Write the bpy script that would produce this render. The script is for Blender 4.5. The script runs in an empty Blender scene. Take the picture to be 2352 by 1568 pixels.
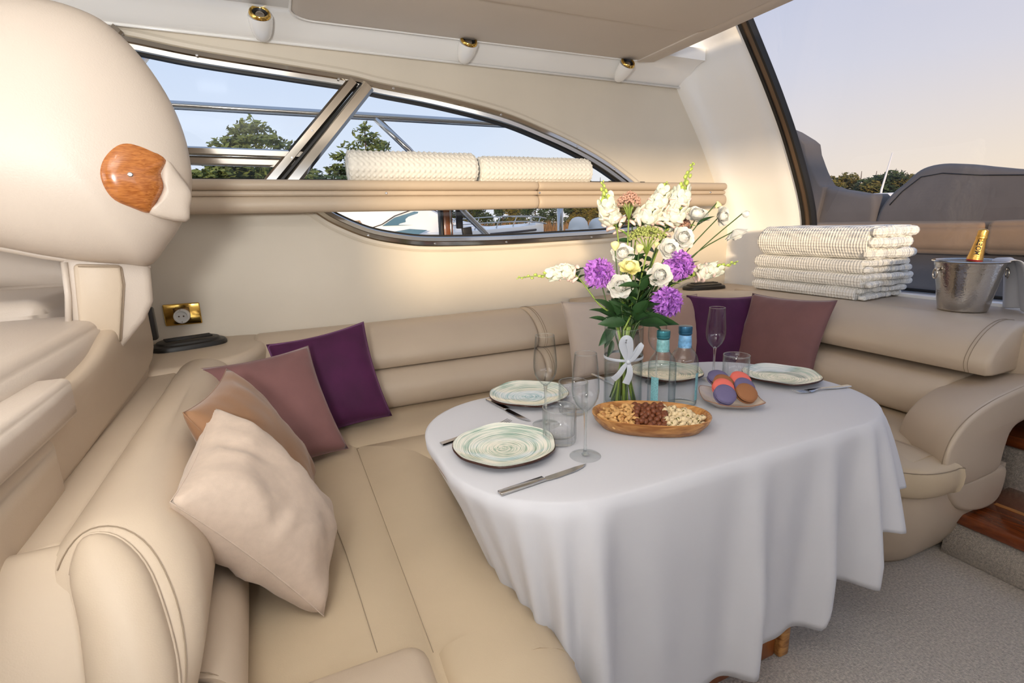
import bpy, bmesh, math, random
from math import sin, cos, pi, radians, sqrt
from mathutils import Vector, Matrix, noise
sc = bpy.context.scene
col = sc.collection
random.seed(7)
# ------------------------------------------------------------------ camera
HEAD, PITCH, ROLL = radians(66), radians(13), radians(1.6)
CAM = Vector((-.33, -2.53, 1.24))
_f = Vector((cos(HEAD), sin(HEAD), 0)); _r0 = Vector((sin(HEAD), -cos(HEAD), 0)); _z = Vector((0, 0, 1))
_F = _f*cos(PITCH) - _z*sin(PITCH); _u0 = _f*sin(PITCH) + _z*cos(PITCH)
_R = _r0*cos(ROLL) - _u0*sin(ROLL); _U = _r0*sin(ROLL) + _u0*cos(ROLL)
cd = bpy.data.cameras.new('camera'); cam = bpy.data.objects.new('camera', cd); col.objects.link(cam)
m = Matrix.Identity(4)
for i in range(3):
    m[i][0] = _R[i]; m[i][1] = _U[i]; m[i][2] = -_F[i]; m[i][3] = CAM[i]
cam.matrix_world = m
cd.sensor_width = 36; cd.lens = 18; cd.clip_start = .02; cd.clip_end = 2000
sc.camera = cam
# ------------------------------------------------------------------ view, world, lights
sc.view_settings.view_transform = 'Standard'; sc.view_settings.look = 'None'
sc.view_settings.gamma = 1; sc.view_settings.use_curve_mapping = False
sc.view_settings.exposure = 0.0
sc.cycles.caustics_reflective = False; sc.cycles.caustics_refractive = False
sc.cycles.transparent_max_bounces = 24; sc.cycles.max_bounces = 10
sc.cycles.use_denoising = True
SKY = 1.0
w = bpy.data.worlds.new('evening_sky'); sc.world = w; w.use_nodes = True
nt = w.node_tree; nt.nodes.clear()
def N(t, **k):
    n = nt.nodes.new(t)
    for a, b in k.items(): setattr(n, a, b)
    return n
tc = N('ShaderNodeTexCoord'); sx = N('ShaderNodeSeparateXYZ'); nt.links.new(tc.outputs['Generated'], sx.inputs[0])
r1 = N('ShaderNodeValToRGB'); r2 = N('ShaderNodeValToRGB')
def ramp(r, st):
    e = r.color_ramp.elements
    e[0].position = st[0][0]; e[0].color = (*st[0][1], 1)
    e[1].position = st[-1][0]; e[1].color = (*st[-1][1], 1)
    for p, c in st[1:-1]:
        x = e.new(p); x.color = (*c, 1)
ramp(r1, [(0, (.86, .88, .95)), (.12, (.74, .83, .97)), (.32, (.60, .73, .96)), (.7, (.40, .56, .90))])
ramp(r2, [(0, (1.1, .90, .66)), (.07, (1.04, .92, .74)), (.22, (.82, .82, .87)), (.42, (.64, .67, .83)), (.8, (.42, .53, .82))])
nt.links.new(sx.outputs['Z'], r1.inputs[0]); nt.links.new(sx.outputs['Z'], r2.inputs[0])
mr = N('ShaderNodeMapRange'); mr.inputs[1].default_value = .35; mr.inputs[2].default_value = .95
nt.links.new(sx.outputs['X'], mr.inputs[0])
mx = N('ShaderNodeMix', data_type='RGBA'); nt.links.new(mr.outputs[0], mx.inputs[0])
nt.links.new(r1.outputs[0], mx.inputs[6]); nt.links.new(r2.outputs[0], mx.inputs[7])
# soft evening clouds
nz = N('ShaderNodeTexNoise'); nz.inputs['Scale'].default_value = 2.6; nz.inputs['Detail'].default_value = 5
mp = N('ShaderNodeMapping'); mp.inputs['Scale'].default_value = (1, 1, 3.5)
nt.links.new(tc.outputs['Generated'], mp.inputs[0]); nt.links.new(mp.outputs[0], nz.inputs[0])
cr = N('ShaderNodeMapRange'); cr.inputs[1].default_value = .60; cr.inputs[2].default_value = .85; cr.inputs[4].default_value = .5
nt.links.new(nz.outputs[0], cr.inputs[0])
mx2 = N('ShaderNodeMix', data_type='RGBA'); nt.links.new(cr.outputs[0], mx2.inputs[0])
nt.links.new(mx.outputs[2], mx2.inputs[6]); mx2.inputs[7].default_value = (.93, .86, .86, 1)
bg = N('ShaderNodeBackground'); bg.inputs[1].default_value = SKY
nt.links.new(mx2.outputs[2], bg.inputs[0])
wo = N('ShaderNodeOutputWorld'); nt.links.new(bg.outputs[0], wo.inputs[0])

def area(name, loc, target, size, power, color=(1, 1, 1), sy=None):
    l = bpy.data.lights.new(name, 'AREA'); l.energy = power; l.color = color; l.size = size
    if sy: l.shape = 'RECTANGLE'; l.size_y = sy
    o = bpy.data.objects.new(name, l); col.objects.link(o); o.location = loc
    o.rotation_euler = (Vector(target) - Vector(loc)).to_track_quat('-Z', 'Y').to_euler()
    return o
sl = bpy.data.lights.new('low_sun', 'SUN'); sl.energy = 3.5; sl.color = (1, .77, .50); sl.angle = radians(3.5)
so = bpy.data.objects.new('low_sun', sl); col.objects.link(so); so.location = (-6, -9, 4)
so.rotation_euler = Vector((cos(radians(60)), sin(radians(60)), -.085)).to_track_quat('-Z', 'Y').to_euler()
# added overhead fill lamp, imitating light thrown back by the ceiling
area('overhead_fill', (-.55, -2.3, 2.09), (.0, -1.6, .3), 1.5, 8, (1, .99, .97), 1.1)
area('bounced_flash', (-.70, -2.72, 1.42), (-.66, -2.05, 2.13), .25, 38, (1, .985, .96))
area('starboard_fill', (.2, -4.5, 1.62), (.3, 0, 4.6), 4.2, 16, (1, .985, .97), .6)  # added frontal fill lamp, tipped up to brighten side wall and cove
area('bow_fill', (-3.0, -1.9, 1.55), (.5, -1.2, 2.6), 2.4, 17, (1, .985, .97), .9)  # added fill lamp on the bow side, brightens helm and cabin

# ------------------------------------------------------------------ object helpers
def tag(o, label=None, cat=None, group=None, kind=None):
    if label: o['label'] = label
    if cat: o['category'] = cat
    if group: o['group'] = group
    if kind: o['kind'] = kind
    return o
def thing(name, label, cat, loc=(0, 0, 0), group=None, kind=None, rz=0):
    o = bpy.data.objects.new(name, None); col.objects.link(o); o.location = loc; o.rotation_euler = (0, 0, rz)
    o.empty_display_size = .05
    return tag(o, label, cat, group, kind)
def obj(name, me, mat, parent=None, world=False, loc=None, label=None):
    """link a mesh; world=True: vertices are in scene coordinates although the parent stands elsewhere"""
    o = bpy.data.objects.new(name, me); col.objects.link(o)
    if mat is not None:
        ms = mat if isinstance(mat, (list, tuple)) else [mat]
        if not me.materials:
            for x in ms: me.materials.append(x)
    if parent is not None:
        o.parent = parent
        if world:
            p = parent; off = Vector()
            while p is not None: off += Vector(p.location); p = p.parent
            o.location = -off
    if loc is not None: o.location = loc
    if label: o['label'] = label
    return o
def dup(root, **kw):
    r = root.copy(); col.objects.link(r)
    for ch in list(root.children):
        c = ch.copy(); col.objects.link(c); c.parent = r
        for g in list(ch.children):
            d = g.copy(); col.objects.link(d); d.parent = c
    for k, v in kw.items(): setattr(r, k, v)
    return r
# ------------------------------------------------------------------ mesh helpers
def mk(v, f, smooth=True, name='mesh'):
    me = bpy.data.meshes.new(name); me.from_pydata([tuple(p) for p in v], [], [tuple(x) for x in f]); me.update()
    if smooth: me.polygons.foreach_set('use_smooth', [True]*len(me.polygons))
    return me
def recalc(me):
    bm = bmesh.new(); bm.from_mesh(me); bmesh.ops.recalc_face_normals(bm, faces=bm.faces[:]); bm.to_mesh(me); bm.free(); return me
def autosmooth(me, ang=40):
    bm = bmesh.new(); bm.from_mesh(me)
    for e in bm.edges:
        if len(e.link_faces) == 2 and e.calc_face_angle(0) > radians(ang): e.smooth = False
    for f in bm.faces: f.smooth = True
    bm.to_mesh(me); bm.free(); return me
def loft(rings, closed=True, cap=True, ang=None):
    n = len(rings[0]); v = [p for r in rings for p in r]; f = []
    for i in range(len(rings)-1):
        for j in range(n if closed else n-1):
            k = (j+1) % n
            f.append((i*n+j, i*n+k, (i+1)*n+k, (i+1)*n+j))
    if cap and closed:
        if cap in (True, 'start'): f.append(tuple(range(n))[::-1])
        if cap in (True, 'end'): f.append(tuple((len(rings)-1)*n+j for j in range(n)))
    me = recalc(mk(v, f))
    return autosmooth(me, ang) if ang else me
def lathe(prof, n=32, closed=False):
    v = []; f = []; m = len(prof)
    for j in range(n):
        a = 2*pi*j/n
        for r, z in prof: v.append((r*cos(a), r*sin(a), z))
    for j in range(n):
        k = (j+1) % n
        for i in range(m if closed else m-1):
            i2 = (i+1) % m
            f.append((j*m+i, k*m+i, k*m+i2, j*m+i2))
    me = mk(v, f)
    bm = bmesh.new(); bm.from_mesh(me); bmesh.ops.remove_doubles(bm, verts=bm.verts[:], dist=1e-5)
    bmesh.ops.dissolve_degenerate(bm, edges=bm.edges[:], dist=1e-6)
    bmesh.ops.recalc_face_normals(bm, faces=bm.faces[:]); bm.to_mesh(me); bm.free()
    return autosmooth(me, 38)
def smoothpath(pts, n=6, closed=False):
    P = [Vector(p) for p in pts]; out = []
    L = len(P); rng = range(L if closed else L-1)
    for i in rng:
        if closed: a, b, c, d = P[(i-1) % L], P[i], P[(i+1) % L], P[(i+2) % L]
        else: a, b, c, d = P[max(i-1, 0)], P[i], P[i+1], P[min(i+2, L-1)]
        for k in range(n):
            t = k/n
            out.append(.5*((2*b) + (c-a)*t + (2*a-5*b+4*c-d)*t*t + (3*b-a-3*c+d)*t*t*t))
    if not closed: out.append(P[-1])
    return out
def tube(path, r, n=8, cap=True, flat=1.0, closed=False):
    P = [Vector(p) for p in path]; L = len(P)
    R = r if isinstance(r, (list, tuple)) else [r]*L
    rings = []; up = None
    for i, p in enumerate(P):
        if closed: t = P[(i+1) % L] - P[i-1]
        else: t = P[min(i+1, L-1)] - P[max(i-1, 0)]
        if t.length < 1e-9: t = Vector((0, 0, 1))
        t.normalize()
        if up is None:
            up = Vector((0, 0, 1)) if abs(t.z) < .9 else Vector((1, 0, 0))
        s = t.cross(up)
        if s.length < 1e-6: s = t.orthogonal()
        s.normalize(); up = s.cross(t).normalized()
        rings.append([p + s*(R[i]*cos(2*pi*k/n)) + up*(R[i]*flat*sin(2*pi*k/n)) for k in range(n)])
    if closed: rings.append(rings[0]); cap = False
    return loft(rings, True, cap)
def rbox(lo, hi, bev=.02, seg=3, bulge=0):
    bm = bmesh.new(); bmesh.ops.create_cube(bm, size=1)
    c = [(a+b)/2 for a, b in zip(lo, hi)]; s = [b-a for a, b in zip(lo, hi)]
    for v in bm.verts: v.co = Vector((c[0]+v.co.x*s[0], c[1]+v.co.y*s[1], c[2]+v.co.z*s[2]))
    if bulge:
        bmesh.ops.subdivide_edges(bm, edges=bm.edges[:], cuts=5, use_grid_fill=True)
        for v in bm.verts:
            q = [(v.co[i]-c[i])/(s[i]/2) for i in range(3)]
            for i in range(3):
                o = [q[j] for j in range(3) if j != i]
                v.co[i] += q[i]*bulge*(1-o[0]**2)*(1-o[1]**2)
        ed = [e for e in bm.edges if len(e.link_faces) == 2 and e.calc_face_angle(0) > radians(50)]
    else: ed = bm.edges[:]
    if bev: bmesh.ops.bevel(bm, geom=ed, offset=bev, segments=seg, profile=.5, affect='EDGES', clamp_overlap=True)
    me = bpy.data.meshes.new('box'); bm.to_mesh(me); bm.free()
    me.polygons.foreach_set('use_smooth', [True]*len(me.polygons))
    return me if bev else autosmooth(me, 30)
def prism(outline, fn, d0, d1, bev=0, seg=2, ang=35):
    """outline of (a,b) pairs, fn(a,b,d)->point, extruded from d0 to d1"""
    n = len(outline); v = [fn(a, b, d0) for a, b in outline] + [fn(a, b, d1) for a, b in outline]
    f = [tuple(range(n)), tuple(range(2*n-1, n-1, -1))] + [(i, (i+1) % n, n+(i+1) % n, n+i) for i in range(n)]
    me = recalc(mk(v, f, False))
    if bev:
        bm = bmesh.new(); bm.from_mesh(me)
        ed = [e for e in bm.edges if len(e.link_faces) == 2 and e.calc_face_angle(0) > radians(50)]
        bmesh.ops.bevel(bm, geom=ed, offset=bev, segments=seg, profile=.5, affect='EDGES', clamp_overlap=True)
        bm.to_mesh(me); bm.free()
    return autosmooth(me, ang)
def xf(me, M):
    me.transform(M); return me
def join(ms):
    bm = bmesh.new()
    for x in ms: bm.from_mesh(x)
    me = bpy.data.meshes.new('joined'); bm.to_mesh(me); bm.free()
    return me
def joinm(pairs):
    """join meshes giving each its own material slot index"""
    bm = bmesh.new(); mats = []
    for x, mt in pairs:
        if mt not in mats: mats.append(mt)
        k = len(bm.faces); bm.from_mesh(x); bm.faces.ensure_lookup_table()
        for q in bm.faces[k:]: q.material_index = mats.index(mt)
    me = bpy.data.meshes.new('joined'); bm.to_mesh(me); bm.free()
    for mt in mats: me.materials.append(mt)
    return me
def frame(c, u, v):
    """matrix with local x along u, y along v, z the normal, at c"""
    x = Vector(u).normalized(); z = x.cross(Vector(v)).normalized(); y = z.cross(x)
    M = Matrix.Identity(4)
    for i in range(3): M[i][0] = x[i]; M[i][1] = y[i]; M[i][2] = z[i]; M[i][3] = c[i]
    return M
# ------------------------------------------------------------------ materials
def mat(name, color, rough=.5, metal=0, bump=None, var=None, sheen=0, coat=0, spec=.5, trans=0, ior=1.45, sss=0, sheen_tint=None, bump2=None, coords='Object'):
    M = bpy.data.materials.new(name); M.use_nodes = True
    t = M.node_tree; b = t.nodes['Principled BSDF']
    b.inputs['Base Color'].default_value = (*color, 1); b.inputs['Roughness'].default_value = rough
    b.inputs['Metallic'].default_value = metal; b.inputs['Specular IOR Level'].default_value = spec
    b.inputs['IOR'].default_value = ior
    if trans: b.inputs['Transmission Weight'].default_value = trans
    if sheen:
        b.inputs['Sheen Weight'].default_value = sheen; b.inputs['Sheen Roughness'].default_value = .4
        if sheen_tint: b.inputs['Sheen Tint'].default_value = (*sheen_tint, 1)
    if coat: b.inputs['Coat Weight'].default_value = coat; b.inputs['Coat Roughness'].default_value = .05
    if sss: b.inputs['Subsurface Weight'].default_value = sss; b.inputs['Subsurface Scale'].default_value = .01
    c = t.nodes.new('ShaderNodeTexCoord')
    last = None
    for bp in (bump, bump2):
        if not bp: continue
        n = t.nodes.new('ShaderNodeTexNoise'); n.inputs['Scale'].default_value = bp[0]; n.inputs['Detail'].default_value = 4
        t.links.new(c.outputs[coords], n.inputs[0])
        u = t.nodes.new('ShaderNodeBump'); u.inputs['Strength'].default_value = bp[1]; u.inputs['Distance'].default_value = bp[2]
        t.links.new(n.outputs[0], u.inputs['Height'])
        if last: t.links.new(last.outputs[0], u.inputs['Normal'])
        last = u
    if last: t.links.new(last.outputs[0], b.inputs['Normal'])
    if var:
        n = t.nodes.new('ShaderNodeTexNoise'); n.inputs['Scale'].default_value = var[0]; n.inputs['Detail'].default_value = 5
        t.links.new(c.outputs[coords], n.inputs[0])
        r = t.nodes.new('ShaderNodeValToRGB'); k = var[1]
        r.color_ramp.elements[0].position = .3; r.color_ramp.elements[1].position = .7
        c2 = var[2] if len(var) > 2 else None
        r.color_ramp.elements[0].color = (*([min(1, x*(1-k)) for x in color] if not c2 else c2), 1)
        r.color_ramp.elements[1].color = (*[min(1, x*(1+k)) for x in color], 1) if not c2 else (*color, 1)
        t.links.new(n.outputs[0], r.inputs[0]); t.links.new(r.outputs[0], b.inputs['Base Color'])
    return M
def woodmat(name, c1, c2, scale=8, rough=.3, coat=.4, stretch=(1, 8, 8), rot=(0, 0, 0)):
    M = mat(name, c1, rough, coat=coat); t = M.node_tree; b = t.nodes['Principled BSDF']
    c = t.nodes.new('ShaderNodeTexCoord'); mp = t.nodes.new('ShaderNodeMapping'); mp.inputs['Scale'].default_value = stretch
    mp.inputs['Rotation'].default_value = rot
    n = t.nodes.new('ShaderNodeTexNoise'); n.inputs['Scale'].default_value = scale; n.inputs['Detail'].default_value = 6
    n.inputs['Distortion'].default_value = 1.2
    r = t.nodes.new('ShaderNodeValToRGB'); r.color_ramp.elements[0].position = .35; r.color_ramp.elements[1].position = .65
    r.color_ramp.elements[0].color = (*c1, 1); r.color_ramp.elements[1].color = (*c2, 1)
    t.links.new(c.outputs['Object'], mp.inputs[0]); t.links.new(mp.outputs[0], n.inputs[0]); t.links.new(n.outputs[0], r.inputs[0])
    t.links.new(r.outputs[0], b.inputs['Base Color'])
    return M
def thinglass(name, tint=(1, 1, 1), edge=(.75, .8, .8), refl=1.0, ior=1.45, rough=0.0):
    """thin clear glass: light passes straight, rims darken, the surface mirrors by Fresnel"""
    M = bpy.data.materials.new(name); M.use_nodes = True; t = M.node_tree; t.nodes.clear()
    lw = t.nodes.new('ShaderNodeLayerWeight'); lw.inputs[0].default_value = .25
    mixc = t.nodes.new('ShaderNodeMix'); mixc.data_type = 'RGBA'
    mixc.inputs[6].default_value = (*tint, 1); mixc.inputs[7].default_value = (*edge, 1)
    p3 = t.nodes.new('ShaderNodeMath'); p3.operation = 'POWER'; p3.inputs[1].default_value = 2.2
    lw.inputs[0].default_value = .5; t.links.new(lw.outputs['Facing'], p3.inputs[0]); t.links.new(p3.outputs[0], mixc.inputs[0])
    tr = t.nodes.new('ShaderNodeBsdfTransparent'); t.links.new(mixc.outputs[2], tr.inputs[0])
    gl = t.nodes.new('ShaderNodeBsdfGlossy'); gl.inputs['Roughness'].default_value = rough
    pw = t.nodes.new('ShaderNodeMath'); pw.operation = 'POWER'; pw.inputs[1].default_value = 4
    lw2 = t.nodes.new('ShaderNodeLayerWeight'); lw2.inputs[0].default_value = .5
    t.links.new(lw2.outputs['Facing'], pw.inputs[0])
    mu = t.nodes.new('ShaderNodeMath'); mu.operation = 'MULTIPLY_ADD'; mu.inputs[1].default_value = .55*refl; mu.inputs[2].default_value = .035*refl
    t.links.new(pw.outputs[0], mu.inputs[0])
    mx = t.nodes.new('ShaderNodeMixShader'); t.links.new(mu.outputs[0], mx.inputs[0])
    t.links.new(tr.outputs[0], mx.inputs[1]); t.links.new(gl.outputs[0], mx.inputs[2])
    o = t.nodes.new('ShaderNodeOutputMaterial'); t.links.new(mx.outputs[0], o.inputs[0])
    return M
def solidglass(name, color=(1, 1, 1), clear=.45, ior=1.45):
    """thick clear glass: part refraction, part straight light so that its shadow stays light"""
    M = bpy.data.materials.new(name); M.use_nodes = True; t = M.node_tree; t.nodes.clear()
    g = t.nodes.new('ShaderNodeBsdfGlass'); g.inputs['IOR'].default_value = ior; g.inputs['Color'].default_value = (*color, 1); g.inputs['Roughness'].default_value = 0
    tr = t.nodes.new('ShaderNodeBsdfTransparent'); tr.inputs[0].default_value = (*color, 1)
    mx = t.nodes.new('ShaderNodeMixShader'); mx.inputs[0].default_value = clear
    t.links.new(g.outputs[0], mx.inputs[1]); t.links.new(tr.outputs[0], mx.inputs[2])
    o = t.nodes.new('ShaderNodeOutputMaterial'); t.links.new(mx.outputs[0], o.inputs[0])
    return M
def wafflemat(name, color, freq):
    M = mat(name, color, .9, sheen=.3); t = M.node_tree; b = t.nodes['Principled BSDF']
    c = t.nodes.new('ShaderNodeTexCoord'); s = t.nodes.new('ShaderNodeSeparateXYZ'); t.links.new(c.outputs['Object'], s.inputs[0])
    ab = []
    for ax in ('Y', 'Z', 'X'):
        mu = t.nodes.new('ShaderNodeMath'); mu.operation = 'MULTIPLY'; mu.inputs[1].default_value = freq
        si = t.nodes.new('ShaderNodeMath'); si.operation = 'SINE'
        t.links.new(s.outputs[ax], mu.inputs[0]); t.links.new(mu.outputs[0], si.inputs[0]); ab.append(si)
    m1 = t.nodes.new('ShaderNodeMath'); m1.operation = 'ADD'; t.links.new(ab[0].outputs[0], m1.inputs[0]); t.links.new(ab[1].outputs[0], m1.inputs[1])
    m2 = t.nodes.new('ShaderNodeMath'); m2.operation = 'ADD'; t.links.new(m1.outputs[0], m2.inputs[0]); t.links.new(ab[2].outputs[0], m2.inputs[1])
    bu = t.nodes.new('ShaderNodeBump'); bu.inputs['Strength'].default_value = .5; bu.inputs['Distance'].default_value = .003
    t.links.new(m2.outputs[0], bu.inputs['Height']); t.links.new(bu.outputs[0], b.inputs['Normal'])
    return M
def srgb(r, g, b):
    f = lambda c: (c/255/12.92 if c <= 10 else ((c/255+.055)/1.055)**2.4)
    return (f(r), f(g), f(b))
MT = {}
MT['leather'] = mat('cream_leather', (.535, .435, .328), .42, bump=(420, .10, .002), bump2=(26, .05, .01), var=(3, .04), spec=.4)
MT['leather_wall'] = mat('cream_vinyl_panel', (.70, .63, .52), .5, bump=(500, .06, .002), var=(2.2, .04), spec=.35)
MT['leather_seat'] = mat('cream_seat_leather', (.525, .42, .29), .45, bump=(420, .10, .002), bump2=(18, .08, .01), var=(4, .05), spec=.35)
MT['leather_pale'] = mat('pale_helm_leather', (.57, .49, .415), .38, bump=(260, .22, .002), var=(3, .02), spec=.45)
MT['stitch'] = mat('brown_stitching', (.30, .23, .16), .8)
MT['gel'] = mat('white_gelcoat', (.92, .905, .875), .12, spec=.6, coat=.5)
MT['headliner'] = mat('beige_headliner', (.76, .69, .61), .85, bump=(90, .06, .003), var=(2, .03))
MT['carpet'] = mat('taupe_carpet', (.52, .46, .395), .95, bump=(300, 1.0, .006), bump2=(60, .6, .006), var=(140, .30), sheen=.2)
MT['chrome'] = mat('polished_steel', (.60, .56, .50), .10, 1)
MT['steel'] = mat('brushed_cutlery_steel', (.55, .54, .52), .2, 1)
MT['gold'] = mat('polished_brass', (.72, .47, .12), .12, 1)
MT['black'] = mat('black_plastic', (.018, .016, .014), .45)
MT['rubber'] = mat('black_rubber', (.012, .011, .010), .5)
MT['bronze'] = mat('bronze_anodised', (.16, .11, .075), .3, .6)
MT['whitepl'] = mat('white_plastic', (.78, .78, .76), .3)
MT['teak'] = woodmat('varnished_cherry', srgb(150, 84, 36), srgb(190, 120, 60), 9, .22, .6, (3, 9, 30), (0, .35, 0))
MT['tread'] = woodmat('varnished_teak_tread', srgb(92, 42, 18), srgb(128, 64, 30), 6, .2, .6, (10, 1.2, 6))
MT['inlay'] = mat('pale_wood_inlay', srgb(176, 120, 66), .3)
MT['pedestal'] = woodmat('cherry_pedestal', srgb(120, 62, 24), srgb(150, 84, 36), 6, .3, .3, (8, 8, 1.5))
MT['olive'] = woodmat('olive_wood', srgb(140, 86, 38), srgb(200, 146, 84), 9, .38, .15, (1.2, 7, 7))
MT['cloth'] = mat('white_tablecloth', (.57, .57, .60), .85, bump=(700, .1, .001), sheen=.15)
MT['purple'] = mat('aubergine_velvet', srgb(70, 18, 60), .8, bump=(300, .15, .002), sheen=.35, sheen_tint=(.6, .25, .6), var=(9, .18))
MT['mauve'] = mat('mauve_velvet', srgb(124, 86, 84), .8, bump=(300, .15, .002), sheen=.3, var=(8, .08))
MT['brown'] = mat('tan_brown_velvet', srgb(143, 106, 76), .8, bump=(300, .15, .002), sheen=.25, var=(8, .07))
MT['linen'] = mat('oatmeal_linen', srgb(194, 175, 158), .85, bump=(900, .5, .001), sheen=.2, var=(60, .05))
MT['pinklinen'] = mat('rose_beige_velvet', srgb(176, 143, 124), .8, bump=(300, .2, .001), sheen=.25, var=(8, .05))
MT['greige'] = mat('pale_greige_velvet', srgb(190, 175, 162), .8, bump=(300, .2, .001), sheen=.2, var=(8, .04))
MT['waffle'] = wafflemat('white_waffle_cotton', (.90, .88, .82), 420)
MT['towel'] = mat('white_waffle_cotton_roll', (.82, .81, .75), .9, sheen=.3, bump=(500, .25, .001))
MT['glass'] = thinglass('clear_drinking_glass', (.997, .998, .998), (.70, .75, .76), .8)
MT['stemglass'] = solidglass('solid_stem_glass', (.97, .99, .99), .5)
MT['crystal'] = thinglass('ribbed_crystal', (.997, .998, .998), (.70, .75, .76), 1.5)
MT['bowl'] = MT['glass']
MT['filled'] = thinglass('water_filled_bottle', (.985, .995, .995), (.34, .50, .54), 1.4)
MT['vasewater'] = thinglass('vase_water_body', (.99, .995, .99), (.72, .80, .79), .5)
MT['bottleglass'] = thinglass('bottle_glass', (.985, .995, .995), (.42, .58, .62), 1.3)
MT['water'] = thinglass('vase_water', (.985, .995, .99), (.72, .80, .79), .4, 1.33)
MT['pane'] = thinglass('window_pane', (.97, .98, .99), (.9, .92, .93), .5, 1.3)
MT['tintpane'] = thinglass('tinted_aft_pane', (.87, .85, .88), (.66, .64, .7), .8, 1.42)
MT['bottlewhite'] = mat('sky_white', (.8, .8, .8), .5)
MT['screw'] = mat('screw_steel', (.6, .6, .6), .25, 1)
# ------------------------------------------------------------------ the setting
def struct(name, me, mt, label, parent=None):
    o = obj(name, me, mt, parent)
    if parent is None: tag(o, label, None, None, 'structure')
    return o
struct('floor', rbox((-3.2, -4.7, -.06), (2.9, .3, 0), 0), MT['carpet'], 'taupe carpet on the cabin floor')
# port side window: outline in (X, z) on the wall plane
WIN = [(-1.45, 2.062), (-.887, 2.035), (-.556, 1.997), (-.227, 1.972), (.069, 1.949), (.208, 1.927), (.485, 1.894), (.84, 1.834), (1.1, 1.759), (1.326, 1.68), (1.538, 1.585), (1.767, 1.448),
       (1.90, 1.33), (1.92, 1.24), (1.85, 1.16), (1.611, 1.123), (1.178, 1.112), (.814, 1.108), (.436, 1.115), (.252, 1.134), (.079, 1.174), (-.08, 1.248), (-.181, 1.318), (-.28, 1.365), (-.45, 1.385), (-1.45, 1.385)]
def dense2(pts, k=5, corner=()):
    out = []; L = len(pts)
    for i in range(L):
        a, b, c, d = [Vector((*pts[(i+j-1) % L], 0)) for j in range(4)]
        if i in corner: a = 2*b-c
        if (i+1) % L in corner: d = 2*c-b
        for q in range(k):
            t = q/k
            p = .5*((2*b)+(c-a)*t+(2*a-5*b+4*c-d)*t*t+(3*b-a-3*c+d)*t**3)
            out.append((p.x, p.y))
    return out
WO = dense2(WIN, 5, (0, 25))
WALLY = .16
def skin_with_hole(outer, hole, fn, reveal_fn=None):
    bm = bmesh.new()
    def loop(pts):
        vs = [bm.verts.new(fn(*p)) for p in pts]
        return vs, [bm.edges.new((vs[i], vs[(i+1) % len(vs)])) for i in range(len(vs))]
    v1, e1 = loop(outer); v2, e2 = loop(hole)
    bmesh.ops.triangle_fill(bm, use_beauty=True, edges=e1+e2)
    if reveal_fn:
        v3 = [bm.verts.new(reveal_fn(*p)) for p in hole]
        for i in range(len(hole)):
            k = (i+1) % len(hole)
            bm.faces.new((v2[i], v2[k], v3[k], v3[i]))
    bmesh.ops.recalc_face_normals(bm, faces=bm.faces[:])
    me = bpy.data.meshes.new('skin'); bm.to_mesh(me); bm.free()
    return autosmooth(me, 35)
wall_outer = [(-2.6, -.02), (2.75, -.02), (2.75, 1.0), (2.62, 1.25), (2.45, 1.5), (2.2, 1.85), (2.1, 2.08), (1.2, 2.09), (-2.6, 2.10)]
struct('wall_port', skin_with_hole(wall_outer, WO, lambda x, z: (x, WALLY, z), lambda x, z: (x, WALLY+.05, z)), MT['leather_wall'], 'cream vinyl lined side wall around the long window')
w1 = thing('window_1', 'long chrome-framed side window with a curved outline and slanted bars', None, (.3, WALLY, 1.1), None, 'structure')
def frame_sweep(path, prof, closed=True, fn=None):
    """path in (X,z); prof of (a inward, b towards the room)"""
    L = len(path); rings = []
    area2 = sum(path[i][0]*path[(i+1) % L][1]-path[(i+1) % L][0]*path[i][1] for i in range(L))
    sg = 1 if area2 > 0 else -1
    for i in range(L):
        if closed: p0, p1 = path[i-1], path[(i+1) % L]
        else: p0, p1 = path[max(i-1, 0)], path[min(i+1, L-1)]
        tx, tz = p1[0]-p0[0], p1[1]-p0[1]; l = sqrt(tx*tx+tz*tz) or 1
        nx, nz = -tz/l*sg, tx/l*sg
        rings.append([fn(path[i][0]+nx*a, path[i][1]+nz*a, b) for a, b in prof])
    if closed: rings.append(rings[0])
    return loft(rings, True, not closed, 32)
wallfn = lambda x, z, b: (x, WALLY-b, z)
obj('frame_bead', frame_sweep(WO, [(-.012, 0), (-.012, .008), (.0, .016), (.016, .014), (.018, 0)], True, wallfn), MT['leather_wall'], w1, True, label='cream bead around the chrome')
obj('frame', frame_sweep(WO, [(.014, -.02), (.014, .014), (.022, .022), (.040, .024), (.044, .012), (.062, .010), (.066, .004), (.066, -.03)], True, wallfn), MT['chrome'], w1, True, label='polished chrome window frame')
obj('gasket', frame_sweep(WO, [(.060, -.035), (.060, -.004), (.076, -.006), (.076, -.035)], True, wallfn), MT['rubber'], w1, True)
bm = bmesh.new(); vs = [bm.verts.new((x, WALLY+.025, z)) for x, z in WO]; es = [bm.edges.new((vs[i], vs[(i+1) % len(vs)])) for i in range(len(vs))]
bmesh.ops.triangle_fill(bm, use_beauty=True, edges=es); me = bpy.data.meshes.new('pane'); bm.to_mesh(me); bm.free()
obj('pane', me, MT['pane'], w1, True)
def wallbar(name, a, b, wid, prof_h, mt):
    a = Vector((a[0], 0, a[1])); b = Vector((b[0], 0, b[1])); t = (b-a).normalized(); s = Vector((t.z, 0, -t.x))
    sec = [(-wid/2, -.02), (-wid/2, prof_h*.6), (-wid*.3, prof_h), (wid*.3, prof_h), (wid/2, prof_h*.6), (wid/2, -.02)]
    rings = [[Vector((p.x+s.x*q, WALLY-h, p.z+s.z*q)) for q, h in sec] for p in (a, b)]
    return obj(name, loft(rings, True, True, 25), mt, w1, True)
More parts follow.
